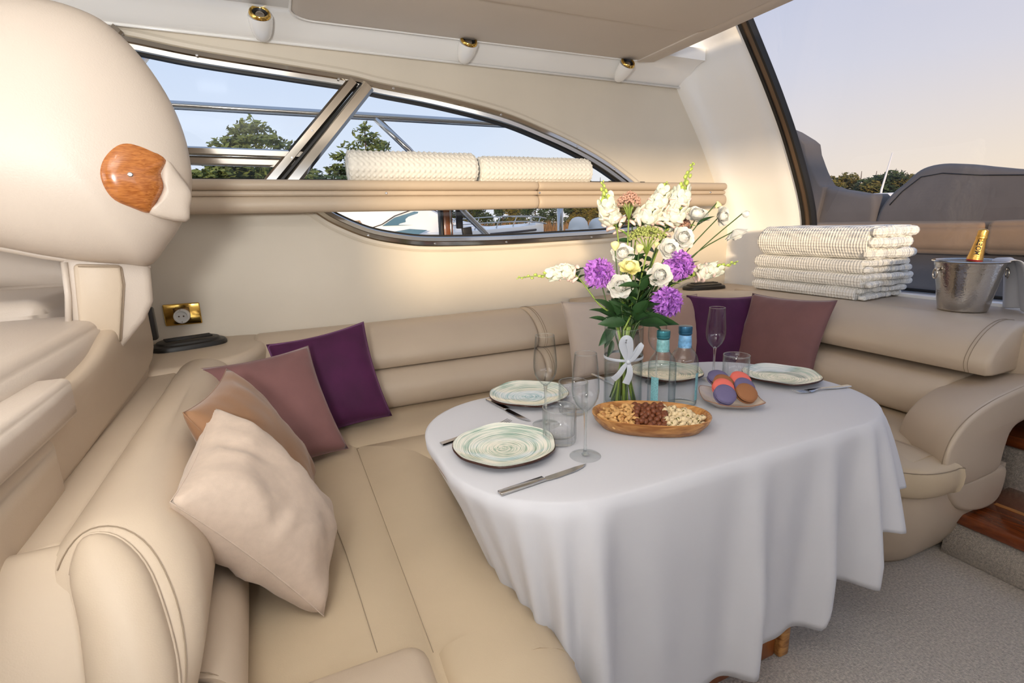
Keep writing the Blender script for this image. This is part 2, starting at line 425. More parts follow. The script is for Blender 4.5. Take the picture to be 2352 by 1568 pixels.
wallbar('mullion', (.088, 1.909), (-.33, 1.45), .050, .026, MT['chrome'])
wallbar('mullion', (.152, 1.891), (-.245, 1.44), .060, .040, MT['chrome'])
wallbar('mullion_gasket', (.124, 1.897), (-.285, 1.45), .016, .030, MT['rubber'])
wallbar('mullion', (-.80, 2.03), (-1.2, 1.60), .05, .03, MT['chrome'])
wallbar('sash_bar', (-1.4, 1.588), (-.16, 1.575), .036, .024, MT['chrome'])
wallbar('sash_bar', (-1.4, 1.548), (-.20, 1.537), .036, .014, MT['chrome'])
wallbar('window_rest', (-1.4, 1.462), (1.80, 1.462), .014, .004, MT['rubber'])
screw_me = lathe([(0, .003), (.004, .0028), (.006, .001), (.006, 0)], 10)
def screw_at(x, z, parent, y=WALLY-.024, r=1):
    o = obj('screw', screw_me, MT['screw'], parent); o.rotation_euler = (pi/2, 0, 0); o.scale = (r, r, r)
    o.location = Vector((x, y, z)) - Vector(parent.location)
for (x, z) in [(-.54, 1.955), (.02, 1.908), (.27, 1.888), (.83, 1.80), (1.30, 1.655), (1.56, 1.535), (.09, 1.20), (.43, 1.146), (.84, 1.138), (1.40, 1.145), (.07, 1.80), (-.12, 1.68), (-.22, 1.56), (.10, 1.83), (-.05, 1.65), (-.17, 1.51)]: screw_at(x, z, w1)
# padded rail with a shelf behind it
rail = thing('padded_rail', 'cream leather rail of three rolls across the side window', 'rail', (.7, 0, 1.32))
def roll_bar(z0, z1, depth, xa, xb, name='roll'):
    sec = []
    for k in range(13):
        a = -pi/2 + pi*k/12
        sec.append((-(depth)*cos(a)**.7 if cos(a) > 0 else 0, (z0+z1)/2+(z1-z0)/2*sin(a)))
    sec += [(.03, z1), (.03, z0)]
    rings = []
    for x, s in ((xa, .80), (xa+.008, .97), (xa+.03, 1), (xb-.03, 1), (xb-.008, .97), (xb, .80)):
        zm = (z0+z1)/2
        rings.append([(x, y*s if y < 0 else y, zm+(z-zm)*s) for y, z in sec])
    return obj(name, loft(rings, True, True, 60), MT['leather'], rail, True)
for xa, xb in ((-1.35, .965), (.967, 2.30)):
    roll_bar(1.405, 1.452, .032, xa, xb); roll_bar(1.380, 1.406, .018, xa, xb, 'piping'); roll_bar(1.312, 1.381, .034, xa, xb)
obj('shelf', rbox((-1.35, .02, 1.40), (2.25, .158, 1.446), .004, 1), MT['leather_wall'], rail, True)
for x in (.165, .972, 2.17): screw_at(x, 1.393, rail, -.019, 1)
# ---- headliner and glossy cove
def extr_x(sec, xs, mt, name, label, ang=50, f=None):
    rings = [[(x, *(f(x, y, z) if f else (y, z))) for y, z in sec] for x in xs]
    return struct(name, loft(rings, True, True, ang), mt, label)
cove = [(.165, 2.03), (.145, 2.028), (.128, 2.036), (.105, 2.052), (.07, 2.083), (.03, 2.112), (-.005, 2.124), (-.04, 2.129), (-.04, 2.19), (.165, 2.19)]
xs = [-2.6, -1.5, -.5, 0, .5, 1, 1.5, 1.8, 1.95, 2.05]
extr_x(cove, xs, MT['gel'], 'trim_1', 'glossy white moulding along the top of the side wall', 50, lambda x, y, z: (y, z+.012-.016*(x+.9)/2.9))
obj_seam = struct('trim_2', tube([(-2.6, .135, 2.052), (-.9, .138, 2.042), (2.03, .138, 2.018)], .006, 6), MT['gel'], 'thin shadow bead under the white moulding')
struct('ceiling', rbox((-2.7, -4.64, 2.13), (1.60, .16, 2.24), .01, 2), MT['gel'], 'white cabin ceiling')
# beige padded ceiling panel
def rrect(x0, x1, y0, y1, r, n=8):
    out = []
    for cx, cy, a0 in ((x1-r, y1-r, 0), (x0+r, y1-r, 90), (x0+r, y0+r, 180), (x1-r, y0+r, 270)):
        for k in range(n+1):
            a = radians(a0+90*k/n); out.append((cx+r*cos(a), cy+r*sin(a)))
    return out
hp = thing('headliner_panel', 'beige padded headliner panel beside the white moulding', 'ceiling panel', (.7, -.8, 2.14))
hl = rrect(-.17, 1.66, -3.2, .020, .10)
obj('panel', prism(hl, lambda a, b, d: (a, b, d), 2.098, 2.1295, .012, 3), MT['headliner'], hp, True)
obj('edge_piping', tube([(x, y, 2.101) for x, y in rrect(-.172, 1.662, -3.2, .023, .10)], .006, 6, closed=True), MT['gel'], hp, True)
obj('raised_panel', prism(rrect(.3, 1.60, -3.0, -.46, .10), lambda a, b, d: (a, b, d), 2.082, 2.11, .012, 3), MT['headliner'], hp, True)
obj('aft_lip', prism([(1.605, 2.09), (1.72, 2.10), (1.80, 2.16), (1.80, 2.22), (1.605, 2.22)], lambda a, b, d: (a, d, b), -3.2, .02, .01, 2), MT['headliner'], hp, True)
# three little eyeball spotlights in the cove
def spot(x, y, z, label):
    t = thing('spotlight', label, 'spotlight', (x, y, z), 'spotlights in the white moulding')
    pod = [(0, -.066), (.012, -.064), (.026, -.052), (.038, -.030), (.044, 0), (.044, .006), (.036, .006)]
    ax = Vector((.10, -.55, -.35)).normalized()
    M = Vector((0, 0, 1)).rotation_difference(ax).to_matrix().to_4x4()
    nd = Vector((0, .62, -.62)); 
    # streamlined pod lying in the slope, opening inboard
    rings = []
    for k in range(9):
        u = k/8; r = .046*sqrt(max(0, 1-(1-u)**2.2))+.001
        c = Vector((0, .085, -.075))*(1-u) + Vector((0, -.016, -.008))*u
        rings.append([c+Vector((cos(a)*r, sin(a)*r*.55, sin(a)*r*.62)) for a in [2*pi*j/20 for j in range(20)]])
    obj('pod', loft(rings, True, True, 60), MT['gel'], t)
    R = Vector((0, 0, 1)).rotation_difference(Vector((.02, -.72, .55)).normalized()).to_matrix().to_4x4()
    o = obj('bezel', lathe([(.026, .0), (.030, .006), (.037, .008), (.041, .003), (.042, -.004), (.026, -.004)], 24), MT['gold'], t); o.matrix_local = Matrix.Translation((0, -.020, .000)) @ R
    o = obj('reflector', lathe([(.0, -.018), (.012, -.014), (.022, -.004), (.028, .004)], 24), MT['black'], t); o.matrix_local = Matrix.Translation((0, -.020, .000)) @ R
    o = obj('lens', lathe([(0, .004), (.010, .003), (.019, -.002), (.022, -.006)], 20), MT['chrome'], t); o.matrix_local = Matrix.Translation((0, -.020, .000)) @ R
spot(-.283, .022, 2.098, 'brass-rimmed spotlight nearest the helm seat')
spot(.617, .022, 2.092, 'middle brass-rimmed spotlight above the rolled towels')
spot(1.54, .022, 2.080, 'brass-rimmed spotlight nearest the white corner pillar')
# ---- aft corner pillar and the big raked aft window
ZW = [(.60, 2.72), (.83, 2.725), (1.18, 2.705), (1.30, 2.665), (1.47, 2.58), (1.71, 2.44), (1.95, 2.27), (2.14, 2.12), (2.29, 2.0), (2.5, 1.84)]
ZA = [(.60, 2.53), (.83, 2.53), (1.2, 2.53), (1.42, 2.41), (1.72, 2.235), (2.0, 2.035), (2.12, 1.97), (2.5, 1.8)]
def interp(T, z):
    for (a, x), (b, y) in zip(T, T[1:]):
        if z <= b: return x+(y-x)*(max(z, a)-a)/(b-a)
    return T[-1][1]
def smooth_interp(T, z):
    return sum(interp(T, z+d) for d in (-.08, -.04, 0, .04, .08))/5
rings = []
for k in range(40):
    z = .60+k*(2.4-.6)/39
    xa, xw = smooth_interp(ZA, z), smooth_interp(ZW, z)
    P = [(xa+.06, .17), (xa-.004, .165), (xa, .135), (xa+.012, .105), (xa+.035, .085), (xa+.06, .070), (xa+.085, .040), (xa+.11, -.01)]
    for u in (.25, .5, .75): P.append((xa+.11+(xw-.02-xa-.11)*u, -.01-.23*u+.018*sin(pi*u)))
    P += [(xw-.025, -.245), (xw-.012, -.262), (xw-.012, -.285), (xw+.05, -.285), (xw+.05, .17)]
    rings.append([(x, y, z) for x, y in P])
struct('wall_corner_pillar', loft(rings, True, True, 45), MT['gel'], 'glossy white raked pillar at the aft corner')
w2 = thing('window_2', 'large raked aft window with a black and bronze frame', None, (2.7, -1.5, .83), None, 'structure')
zs = [.83+(2.45-.83)*k/30 for k in range(31)]
def strip(y0, y1, dx0, dx1, mt, name):
    rings = [[(smooth_interp(ZW, z)+dx0, y0, z), (smooth_interp(ZW, z)+dx0, y1, z), (smooth_interp(ZW, z)+dx1, y1, z), (smooth_interp(ZW, z)+dx1, y0, z)] for z in zs]
    return obj(name, loft(rings, True, True, 30), mt, w2, True)
strip(-.302, -.284, -.022, .03, MT['rubber'], 'frame_seal'); strip(-.336, -.302, -.014, .03, MT['bronze'], 'frame'); strip(-.350, -.336, -.02, .03, MT['rubber'], 'frame_seal')
rings = [[(smooth_interp(ZW, z)+.012, y, z) for z in zs] for y in (-.34, -4.6)]
obj('pane', recalc(mk([p for r in rings for p in r], [(i, i+1, 32+i, 31+i) for i in range(30)])), MT['tintpane'], w2, True)
obj('lower_seal', rbox((2.69, -4.6, .832), (2.74, -.30, .850), .003, 1), MT['rubber'], w2, True)
struct('trim_3', rbox((2.575, -4.6, .70), (2.72, -.285, .834), .006, 2), MT['gel'], 'white sill under the aft window')
struct('wall_aft', rbox((2.66, -4.6, 0), (2.76, .2, .82), .004, 1), MT['gel'], 'white bulkhead under the aft window')
struct('trim_4', rbox((2.17, -4.6, .60), (2.58, -.25, .818), .012, 2), MT['leather'], 'cream padded shelf behind the sofa')
struct('trim_5', prism([(1.25, .15), (2.56, .15), (2.56, -1.0), (2.30, -1.0), (2.30, -.4), (1.9, -.05), (1.25, -.02)], lambda a, b, d: (a, b, d), .35, .785, .01, 2), MT['leather'], 'cream corner ledge behind the sofa')
# far side of the cabin: low side wall under the starboard windows, dash under the windscreen
struct('wall_starboard', rbox((-3.2, -4.75, 0), (2.75, -4.65, 1.36), .01, 1), MT['leather_wall'], 'cream side wall under the opposite windows')
struct('sun_block_post', rbox((-3.2, -4.75, 1.36), (-2.62, -4.65, 2.2), .01, 1), MT['leather_wall'], 'unseen cream panel added to keep sun off the helm end of the rail')  # added out of view: blocks sun from the helm end of the rail
struct('sun_block_header', rbox((-3.2, -4.75, 2.02), (2.4, -4.65, 2.22), .01, 1), MT['leather_wall'], 'unseen cream strip added to limit the top of the sun patch')  # added out of view: cuts the sun beam off above the pillar patch
struct('sun_block_bow', rbox((-3.25, -4.75, 1.05), (-3.15, -2.6, 2.22), .01, 1), MT['leather_wall'], 'unseen cream panel added to stop sun coming in over the bow')  # added out of view: blocks a sun patch on the wall near the helm
struct('wall_bow', rbox((-3.25, -4.75, 0), (-3.15, .2, 1.05), .01, 1), MT['leather_wall'], 'cream dash wall under the windscreen')
# steps to the aft door
for (x0, x1, ztop, y1, nm, lb) in ((1.80, 2.20, .185, -1.655, 'lower', 'lower varnished wooden step beside the sofa base'), (2.16, 2.655, .395, -1.50, 'upper', 'upper varnished wooden step beside the sofa arm')):
    s = thing('stair_step', lb, 'step', (x0, y1, 0))
    obj('tread', rbox((x0-.02, -3.4, ztop-.045), (x1, y1, ztop), .012, 3), MT['tread'], s, True)
    obj('riser', rbox((x0, -3.4, 0), (x1, y1+.02, ztop-.044), .004, 1), MT['carpet'], s, True, label='taupe carpeted riser')
    if nm == 'lower':
        obj('inlay_strip', rbox((x0+.16, -1.95, ztop-.001), (x0+.18, -1.70, ztop+.0012), 0), MT['inlay'], s, True)
        obj('inlay_strip', rbox((x0+.10, -2.3, ztop-.001), (x0+.12, -1.86, ztop+.0012), 0), MT['inlay'], s, True)
        obj('grip_strip', rbox((x0+.115, -2.3, ztop-.001), (x0+.15, -1.80, ztop+.0025), .001, 1), MT['black'], s, True)
# ------------------------------------------------------------------ sofa
sofa = thing('corner_sofa', 'U-shaped cream leather sofa wrapped around the table', 'sofa', (.7, -.6, 0))
def path_pts(pts, arcs=14):
    return pts
# back line: along the wall, round the aft corner, along the aft shelf
def backline():
    out = [(-.47, .16, 0)]
    for k in range(1, 16): out.append((-.47+(1.93)*k/16, .16, 0))
    for k in range(15):
        a = pi/2-pi/2*k/14; out.append((1.46+.90*cos(a), -.74+.90*sin(a), 1))
    for k in range(1, 9): out.append((2.36, -.74-.87*k/8, 2))
    return out
BL = backline()
def plen(i): return sum((Vector(BL[j+1][:2])-Vector(BL[j][:2])).length for j in range(i))
def sweep_back(prof, i0, i1, name, ends=(1, 1), dz=lambda t: 0, mt='leather'):
    pts = [Vector((p[0], p[1], 0)) for p in BL]
    rings = []
    idx = list(range(i0, i1+1))
    c = (sum(a for a, b in prof)/len(prof), sum(b for a, b in prof)/len(prof))
    def ring(p, t, s, zz):
        n = Vector((t.y, -t.x, 0))
        return [p+n*(c[0]+(a-c[0])*s)+Vector((0, 0, c[1]+(b-c[1])*s+zz)) for a, b in prof]
    for q in idx:
        t = (pts[min(q+1, len(pts)-1)]-pts[max(q-1, 0)]).normalized(); p = pts[q]
        zz = dz(q/(len(pts)-1))
        if q == idx[0] and ends[0]:
            for off, s in ((.001, .86), (.006, .955), (.02, 1)): rings.append(ring(p+t*off, t, s, zz))
        elif q == idx[-1] and ends[1]:
            for off, s in ((.02, 1), (.006, .955), (.001, .86)): rings.append(ring(p-t*off, t, s, zz))
        else: rings.append(ring(p, t, 1, zz))
    return obj(name, loft(rings, True, True, 60), MT[mt], sofa, True)
def arcprof(pts, n=4): return [(p.x, p.y) for p in smoothpath([(a, b, 0) for a, b in pts], n, True)]
UP = arcprof([(.025, .72), (.06, .762), (.13, .782), (.21, .783), (.29, .757), (.355, .71), (.388, .655), (.375, .612), (.345, .600), (.20, .60), (.08, .61)])
LO = arcprof([(.20, .598), (.34, .597), (.40, .585), (.445, .545), (.458, .50), (.445, .45), (.41, .42), (.30, .40), (.20, .42)])
rise = lambda t: .0 if t < .35 else .04*min(1, (t-.35)/.35)
ka = 11
sweep_back(UP, 0, ka, 'upper_back_roll', (1, 1), rise); sweep_back(UP, ka, 38, 'upper_back_roll', (1, 1), rise)
sweep_back(LO, 0, ka, 'lower_back_roll', (1, 1), lambda t: rise(t)*.4); sweep_back(LO, ka, 37, 'lower_back_roll', (1, 1), lambda t: rise(t)*.4)
def seam_on(prof, i, off, a0, a1, name='seam', dz=0):
    p = Vector((BL[i][0], BL[i][1], 0)); t = (Vector(BL[i+1][:2])-Vector(BL[i][:2])).normalized(); t = Vector((t.x, t.y, 0)); n = Vector((t.y, -t.x, 0))
    q = [v for v in prof if a0 <= v[0] <= a1 and v[1] > .45]
    return obj(name, tube([p+t*off+n*(a+.001)+Vector((0, 0, b+.0015+dz)) for a, b in q], .0011, 5), MT['stitch'], sofa, True)
upvis = UP[4:31]
for off in (.03, .042): seam_on(upvis, ka, off, .05, .4, dz=rise(ka/38))
for off in (.03, .042): seam_on(LO[2:26], ka, off, .33, .47)
seam_on(upvis, 37, .03, .05, .4, dz=.04); seam_on(upvis, 37, .042, .05, .4, dz=.04)
# corner block at the helm end, with a flat ledge
obj('corner_block', prism(arcprof([(-.97, .105), (-.71, .138), (-.46, .105), (-.42, .0), (-.43, -.20), (-.50, -.34), (-.62, -.42), (-.80, -.46), (-.97, -.40)], 5), lambda a, b, d: (a, b, d), .40, .772, .035, 4, 60), MT['leather'], sofa, True)
obj('corner_lower_block', prism(arcprof([(-.9, .05), (-.40, .05), (-.36, -.26), (-.42, -.40), (-.50, -.50), (-.9, -.5)], 5), lambda a, b, d: (a, b, d), .38, .60, .03, 4, 60), MT['leather'], sofa, True)
# helm-side back rolls running towards the camera
ULP = arcprof([(-.715, .70), (-.705, .755), (-.665, .788), (-.615, .792), (-.565, .765), (-.525, .70), (-.515, .63), (-.53, .575), (-.57, .56), (-.68, .58)])
LLP = arcprof([(-.66, .555), (-.56, .56), (-.51, .555), (-.48, .52), (-.475, .47), (-.49, .42), (-.54, .40), (-.66, .40)])
def side_roll(prof, ys, name, skew=0.0, taper=None, mt='leather'):
    cx = sum(a for a, b in prof)/len(prof); cz = sum(b for a, b in prof)/len(prof); rings = []
    for i, y in enumerate(ys):
        s = 1.0; sk = skew*(i/(len(ys)-1))
        if i == 0: s = .93
        if taper and i >= len(ys)-len(taper): s = taper[i-len(ys)+len(taper)]
        wob = .012*sin((y+.6)*4.2)
        rings.append([(cx+(a-cx)*s+(wob if a > cx else 0), y-sk*(a+.70), cz+(b-cz)*s) for a, b in prof])
    return obj(name, loft(rings, True, True, 60), MT[mt], sofa, True)
def plane_y(z, off=0): return -1.600-(.787-z)*.95+off
cx, cz = -.605, .69
rings = []
for i, y in enumerate([-.40, -.43, -.6, -.8, -1.0, -1.2, -1.4, None, None]):
    s = .93 if i == 0 else 1.0; wob = .012*sin(((y if y is not None else -1.6)+.6)*4.2)
    rings.append([(cx+(a-cx)*s+(wob if a > cx else 0), (y if y is not None else plane_y(b_, .10 if i == 7 else .035)), cz+(b_-cz)*s) for a, b_ in ULP])
ECO = arcprof([(-.652, .69), (-.668, .745), (-.655, .782), (-.615, .776), (-.575, .738), (-.548, .68), (-.532, .62), (-.535, .57), (-.56, .555), (-.62, .575)])
def endring(off, inset, lift=0):
    k = min(1, inset/.026); out = []
    for (a, b_), (c, d) in zip(ULP, ECO):
        x = a+(c-a)*k; z = b_+(d-b_)*k; out.append((x, plane_y(z, off), z))
    return out
rings.append(endring(.016, .004)); rings.append(endring(.004, .014)); rings.append(endring(-.002, .026))
obj('upper_back_roll', loft(rings, True, True, 60), MT['leather'], sofa, True)
er = [Vector(p) for p in endring(-.003, .026)]; ec = sum(er, Vector())/len(er); rings = []; nn = Vector((0, -.72, .69))
for k in range(10):
    q = sin(pi/2*(1-k/10)); rings.append([ec+(p-ec)*q+nn*(.042*cos(pi/2*(1-k/10))**.8) for p in er])
obj('back_roll_end_cap', loft(rings, True, 'end', 60), MT['leather'], sofa, True)
arc = [p+nn*.002 for p in er][4:29]
obj('end_piping', tube(arc, .0028, 6), MT['leather'], sofa, True)
obj('seam', tube([Vector(p)+nn*.0015 for p in endring(.0045, .0125)][4:29], .0009, 5), MT['stitch'], sofa, True)
side_roll(LLP, [-.40, -.43, -.6, -.8, -1.0, -1.2, -1.4, -1.66, -1.68], 'lower_back_roll', .2, (.99, .95))
rings = []
for y, s_ in [(-1.684, .95), (-1.694, .99), (-1.73, 1.01), (-1.80, 1.0), (-1.88, .9), (-1.92, .6)]:
    rings.append([(-.55+(a+.55)*s_, y-.2*(a+.70), .48+(b_-.48)*s_-max(0, -1.70-y)*.30) for a, b_ in LLP if True])
obj('back_roll_end_cap', loft(rings, True, True, 60), MT['leather'], sofa, True)
obj('seam', tube([(a+.002, -1.672-.2*(a+.70), b_+.003) for a, b_ in LLP][6:22], .0009, 5), MT['stitch'], sofa, True)
# flat filler between the helm box and the back roll, and the padded end below it
obj('filler_panel', prism([(-.70, -1.56), (-.705, -.40), (-.95, -.30), (-.90, -.45), (-.83, -1.0), (-.795, -1.58)], lambda a, b, d: (a, b, d+.02*(a+.7)), .58, .757, .012, 3), MT['leather'], sofa, True)
ep = [(-1.562, .755), (-1.585, .770), (-1.61, .762), (-1.66, .725), (-1.74, .645), (-1.82, .53), (-1.88, .40), (-1.92, .2), (-1.92, .02), (-1.562, .02)]
obj('end_panel', prism(ep, lambda a, b_, d: (d+(max(0, .765-b_)*.26 if d > -1 else 0), a, b_), -1.3, -.668, .022, 4, 60), MT['leather'], sofa, True)
# seat: one profile mitred round the U
SEATW = [(-.04, .40), (.0, .428), (.10, .432), (.20, .430), (.27, .437), (.335, .431), (.350, .4235), (.356, .4225), (.362, .4235), (.380, .434), (.46, .450), (.54, .445), (.59, .42), (.618, .375), (.615, .33), (.59, .295), (.50, .29), (-.04, .29)]
def sweep_poly(prof, P, t0, t1, name, end0=None, end1=None, mt='leather_seat', zoff=0):
    """prof (o,z) swept from P[0] to P[1]; t0,t1 = slope of the mitre (along shift per unit o)"""
    a, b = Vector((*P[0], 0)), Vector((*P[1], 0)); d = (b-a).normalized(); n = Vector((d.y, -d.x, 0)); L = (b-a).length
    rings = []; K = 12
    for k in range(K+1):
        rows = [(k/K, 1)]
        for u, s in rows:
            rings.append([a+d*(t0*o+(L-t1*o-t0*o)*u)+n*o+Vector((0, 0, z+zoff)) for o, z in prof])
    def capring(ring, dirn, steps):
        c = sum(ring, Vector())/len(ring)
        return [[c+(p-c)*s+dirn*o for p in ring] for o, s in steps]
    if end0: rings = [r for r in capring(rings[0], -d, [(o, s) for o, s in end0][::-1])]+rings
    if end1: rings = rings+capring(rings[-1], d, end1)
    return obj(name, loft(rings, True, True, 50), MT[mt], sofa, True)
rnd = [(.0005, .985), (.02, .97), (.04, .90), (.05, .80)]
sweep_poly(SEATW, [(-.50, -1.79), (-.50, -.27)], 0, 1, 'seat_cushion', end0=None)
sweep_poly(SEATW, [(-.50, -.27), (2.02, -.27)], 1, 1, 'seat_cushion')
sweep_poly(SEATW, [(2.02, -.27), (2.02, -1.66)], 1, 0, 'seat_cushion')
obj('seam', tube([(-.245, -1.655, .4368), (-.262, -1.3, .4362), (-.285, -1.0, .4345), (-.335, -.75, .4318)], .0009, 5), MT['stitch'], sofa, True)
for xx in (-.144,): obj('seam', tube([(xx, -1.69, .4245), (xx, -.64, .4245), (.4, -.6275, .4245), (1.6, -.6275, .4245)], .0008, 5), MT['stitch'], sofa, True)
# near end of the seat front: rounded bolster end with seam, and the low end bolster across it
fb = arcprof([(-.138, .425), (-.06, .449), (.03, .446), (.09, .42), (.119, .372), (.115, .32), (.08, .28), (-.06, .27), (-.138, .30)], 4)
rings = [[(-.02+(a+.02)*s, y+.32*max(0, a-.02)*min(1, max(0, -1.70-y)*12), .36+(b-.36)*s-dn) for a, b in fb] for y, s, dn in ((-1.70, .99, 0.001), (-1.785, .995, 0), (-1.82, .985, .003), (-1.88, .93, .012), (-1.94, .82, .03), (-1.98, .6, .05))]
obj('seat_end_cap', loft(rings, True, True, 60), MT['leather_seat'], sofa, True)
obj('end_bolster', rbox((-.53, -2.0, .16), (-.150, -1.655, .452), .06, 5, .010), MT['leather'], sofa, True)
# upholstered base
BASE = [(-.05, .30), (.56, .30), (.575, .24), (.56, .14), (.52, .04), (.49, .0), (-.05, 0)]
sweep_poly(BASE, [(-.50, -1.82), (-.50, -.27)], 0, 1, 'base', mt='leather'); sweep_poly(BASE, [(-.50, -.27), (2.02, -.27)], 1, 1, 'base', mt='leather')
# aft end: base with rounded, undercut nose, seat nose and scrolled arm
rings = []
for z, ins in ((.0, .085), (.03, .065), (.10, .035), (.18, .012), (.25, .002), (.30, .0), (.345, .0)):
    x0, x1, y0, y1, r = 1.36+ins*.8, 2.14-ins*1.1, -1.70+ins*1.1, -.9, .22
    ring = []
    for cx_, cy_, a0 in ((x0+r, y0+r, 180), (x1-.12, y0+.12, 270), (x1-.02, y1-.02, 0), (x0+.02, y1-.02, 90)):
        rr = r if a0 == 180 else (.12 if a0 == 270 else .02)
        for k in range(9):
            a = radians(a0+90*k/8); ring.append((min(cx_+rr*cos(a), 1.99), cy_+rr*sin(a), z))
    rings.append(ring)
obj('base', loft(rings, True, True, 60), MT['leather'], sofa, True)
rings = []
def nose(s, z, pt=0):
    x0, x1, y0, y1 = 1.33, 1.60, -1.715, -1.3
    out = []
    P = [(x0+.01, y1), (x0, -1.45), (x0+.03, -1.60), (x0+.10, -1.69), (x0+.17, -1.725), (x1+pt, -1.735), (x1+.02, -1.70), (x1+.02, y1)]
    c = Vector((1.47, -1.5, 0))
    for p in smoothpath([(a, b, 0) for a, b in P], 4, True): q = c+(p-c)*s; out.append((q.x, q.y, z))
    return out
for z, s in ((.335, .93), (.345, .975), (.37, 1.0), (.40, 1.005), (.425, .985), (.438, .93), (.444, .80), (.446, .5)): rings.append(nose(s, z))
obj('seat_nose', loft(rings, True, True, 60), MT['leather_seat'], sofa, True)
obj('seam', tube([(p[0], p[1], .428) for p in nose(.987, .43)][4:26], .0016, 5), MT['stitch'], sofa, True)
armo = arcprof([(1.60, .33), (1.56, .38), (1.545, .45), (1.565, .515), (1.61, .56), (1.68, .595), (1.78, .62), (1.90, .635), (2.1, .65), (2.3, .65), (2.36, .63), (2.36, .53), (2.30, .505), (2.05, .50), (1.955, .48), (1.93, .42), (1.91, .34), (1.80, .325)], 4)
def armpt(a, b, d):
    k = d+1.69
    return (a+max(0, k)*.85, d, b-max(0, k)*.16*(b-.3)/.3)
obj('arm', prism(armo, armpt, -1.715, -1.47, .045, 4, 60), MT['leather'], sofa, True)
cxm, czm = 1.95, .48
obj('seam', tube([(cxm+(a-cxm)*.985, -1.704, czm+(b-czm)*.955) for a, b in armo[3:36]], .0013, 5), MT['stitch'], sofa, True)
obj('arm_plinth', prism(arcprof([(1.62, .335), (1.80, .340), (1.94, .345), (1.985, .32), (1.975, .23), (1.92, .195), (1.82, .20), (1.7, .24)], 4), lambda a, b, d: (a, d, b), -1.712, -1.35, .03, 4, 60), MT['leather'], sofa, True)
# ------------------------------------------------------------------ helm seat at the near left
helm = thing('helm_seat', 'pale leather helm seat with a round wooden cap on its backrest', 'seat', (-1.1, -.9, 0))
HE = Vector((.98, .2, 0)).normalized(); HN = Vector((HE.y, -HE.x, 0)); HO = Vector((-.75, -.70, 0))
def hp3(a, z, d=0, O=HO): return O+HE*a+HN*d+Vector((0, 0, z))
def inflate(outline, fn, front, back, K=9, power=2.2, c=None, edge=0.0):
    o = outline; n = len(o)
    if c is None: c = (sum(a for a, b in o)/n, sum(b for a, b in o)/n)
    rings = []
    ks = [sin(pi/2*k/K) for k in range(1, K+1)]
    for s in ks: rings.append([fn(c[0]+(a-c[0])*s, c[1]+(b-c[1])*s, front*(max(0, 1-s**power))**(1/power)+edge) for a, b in o])
    for s in ks[::-1][1 if edge == 0 else 0:]: rings.append([fn(c[0]+(a-c[0])*s, c[1]+(b-c[1])*s, -back*(max(0, 1-s**power))**(1/power)-edge) for a, b in o])
    return loft(rings, True, True, 70)
bol = [(.025, 1.801), (.076, 1.777), (.125, 1.725), (.165, 1.658), (.196, 1.58), (.213, 1.491), (.213, 1.398), (.198, 1.334), (.166, 1.264), (.124, 1.207), (.072, 1.149), (.015, 1.155), (-.072, 1.168), (-.16, 1.191), (-.241, 1.217), (-.353, 1.245), (-.447, 1.303), (-.468, 1.437), (-.388, 1.656), (-.234, 1.774), (-.12, 1.806), (-.043, 1.812)]
bol = arcprof(bol, 4)
obj('backrest', inflate(bol, hp3, .17, .30, 10, 2.6, (-.10, 1.50), .02), MT['leather_pale'], helm, True)
O2 = HO+HN*.135
wd = arcprof([(-.004, 1.39), (.009, 1.432), (.041, 1.471), (.077, 1.481), (.117, 1.464), (.151, 1.434), (.134, 1.397), (.133, 1.36), (.111, 1.32), (.09, 1.292), (.05, 1.306), (.018, 1.323), (.001, 1.352)], 4)
M3 = lambda a, z, d=0: hp3(a, z, d+.22*(.06-a), O2)
obj('wood_cap', inflate(wd, M3, .045, .05, 8, 2.6, (.065, 1.385), .012), MT['teak'], helm, True, label='varnished round wooden cap')
tr = arcprof([(.150, 1.437), (.176, 1.392), (.196, 1.349), (.187, 1.308), (.171, 1.268), (.088, 1.290), (.108, 1.32), (.130, 1.36), (.130, 1.397)], 3)
obj('cap_trim', inflate(tr, M3, .028, .07, 6, 3, (.145, 1.34), .016), MT['leather_pale'], helm, True, label='leather wrapped end of the wooden cap')
o = obj('screw', screw_me, MT['screw'], helm, True); p = M3(.062, 1.388, .058); o.location = p-Vector(helm.location); o.rotation_euler = (pi/2, 0, .2)
obj('lower_piping', tube([hp3(a, z-.004, .022) for a, z in [(.072, 1.152), (.015, 1.158), (-.072, 1.170), (-.16, 1.193), (-.241, 1.219), (-.40, 1.262)]], .009, 6), MT['leather_pale'], helm, True)
# bracket that carries the backrest
br = [(-.125, 1.19), (.015, 1.18), (.072, 1.165), (.063, 1.043), (.035, .99), (-.045, .90), (-.11, .90), (-.135, .98)]
obj('back_bracket', prism(br, hp3, -.10, .035, .02, 3), MT['leather_pale'], helm, True)
obj('bracket_panel', prism([(-.10, 1.165), (.005, 1.155), (.004, 1.10), (-.03, .935), (-.095, .945), (-.115, 1.0)], hp3, .02, .052, .012, 3), MT['leather'], helm, True)
obj('seam', tube([hp3(a, z, .054) for a, z in [(-.09, 1.158), (.0, 1.150), (-.002, 1.10), (-.034, .94)]], .0014, 5), MT['stitch'], helm, True)
obj('bracket_piping', tube([hp3(a, z, .036) for a, z in [(-.118, 1.17), (-.125, 1.08), (-.140, .985)]], .008, 6), MT['leather_pale'], helm, True)
obj('body', rbox((-1.7, -1.64, 0), (-.79, -.36, .895), .06, 5, .01), MT['leather'], helm, True)
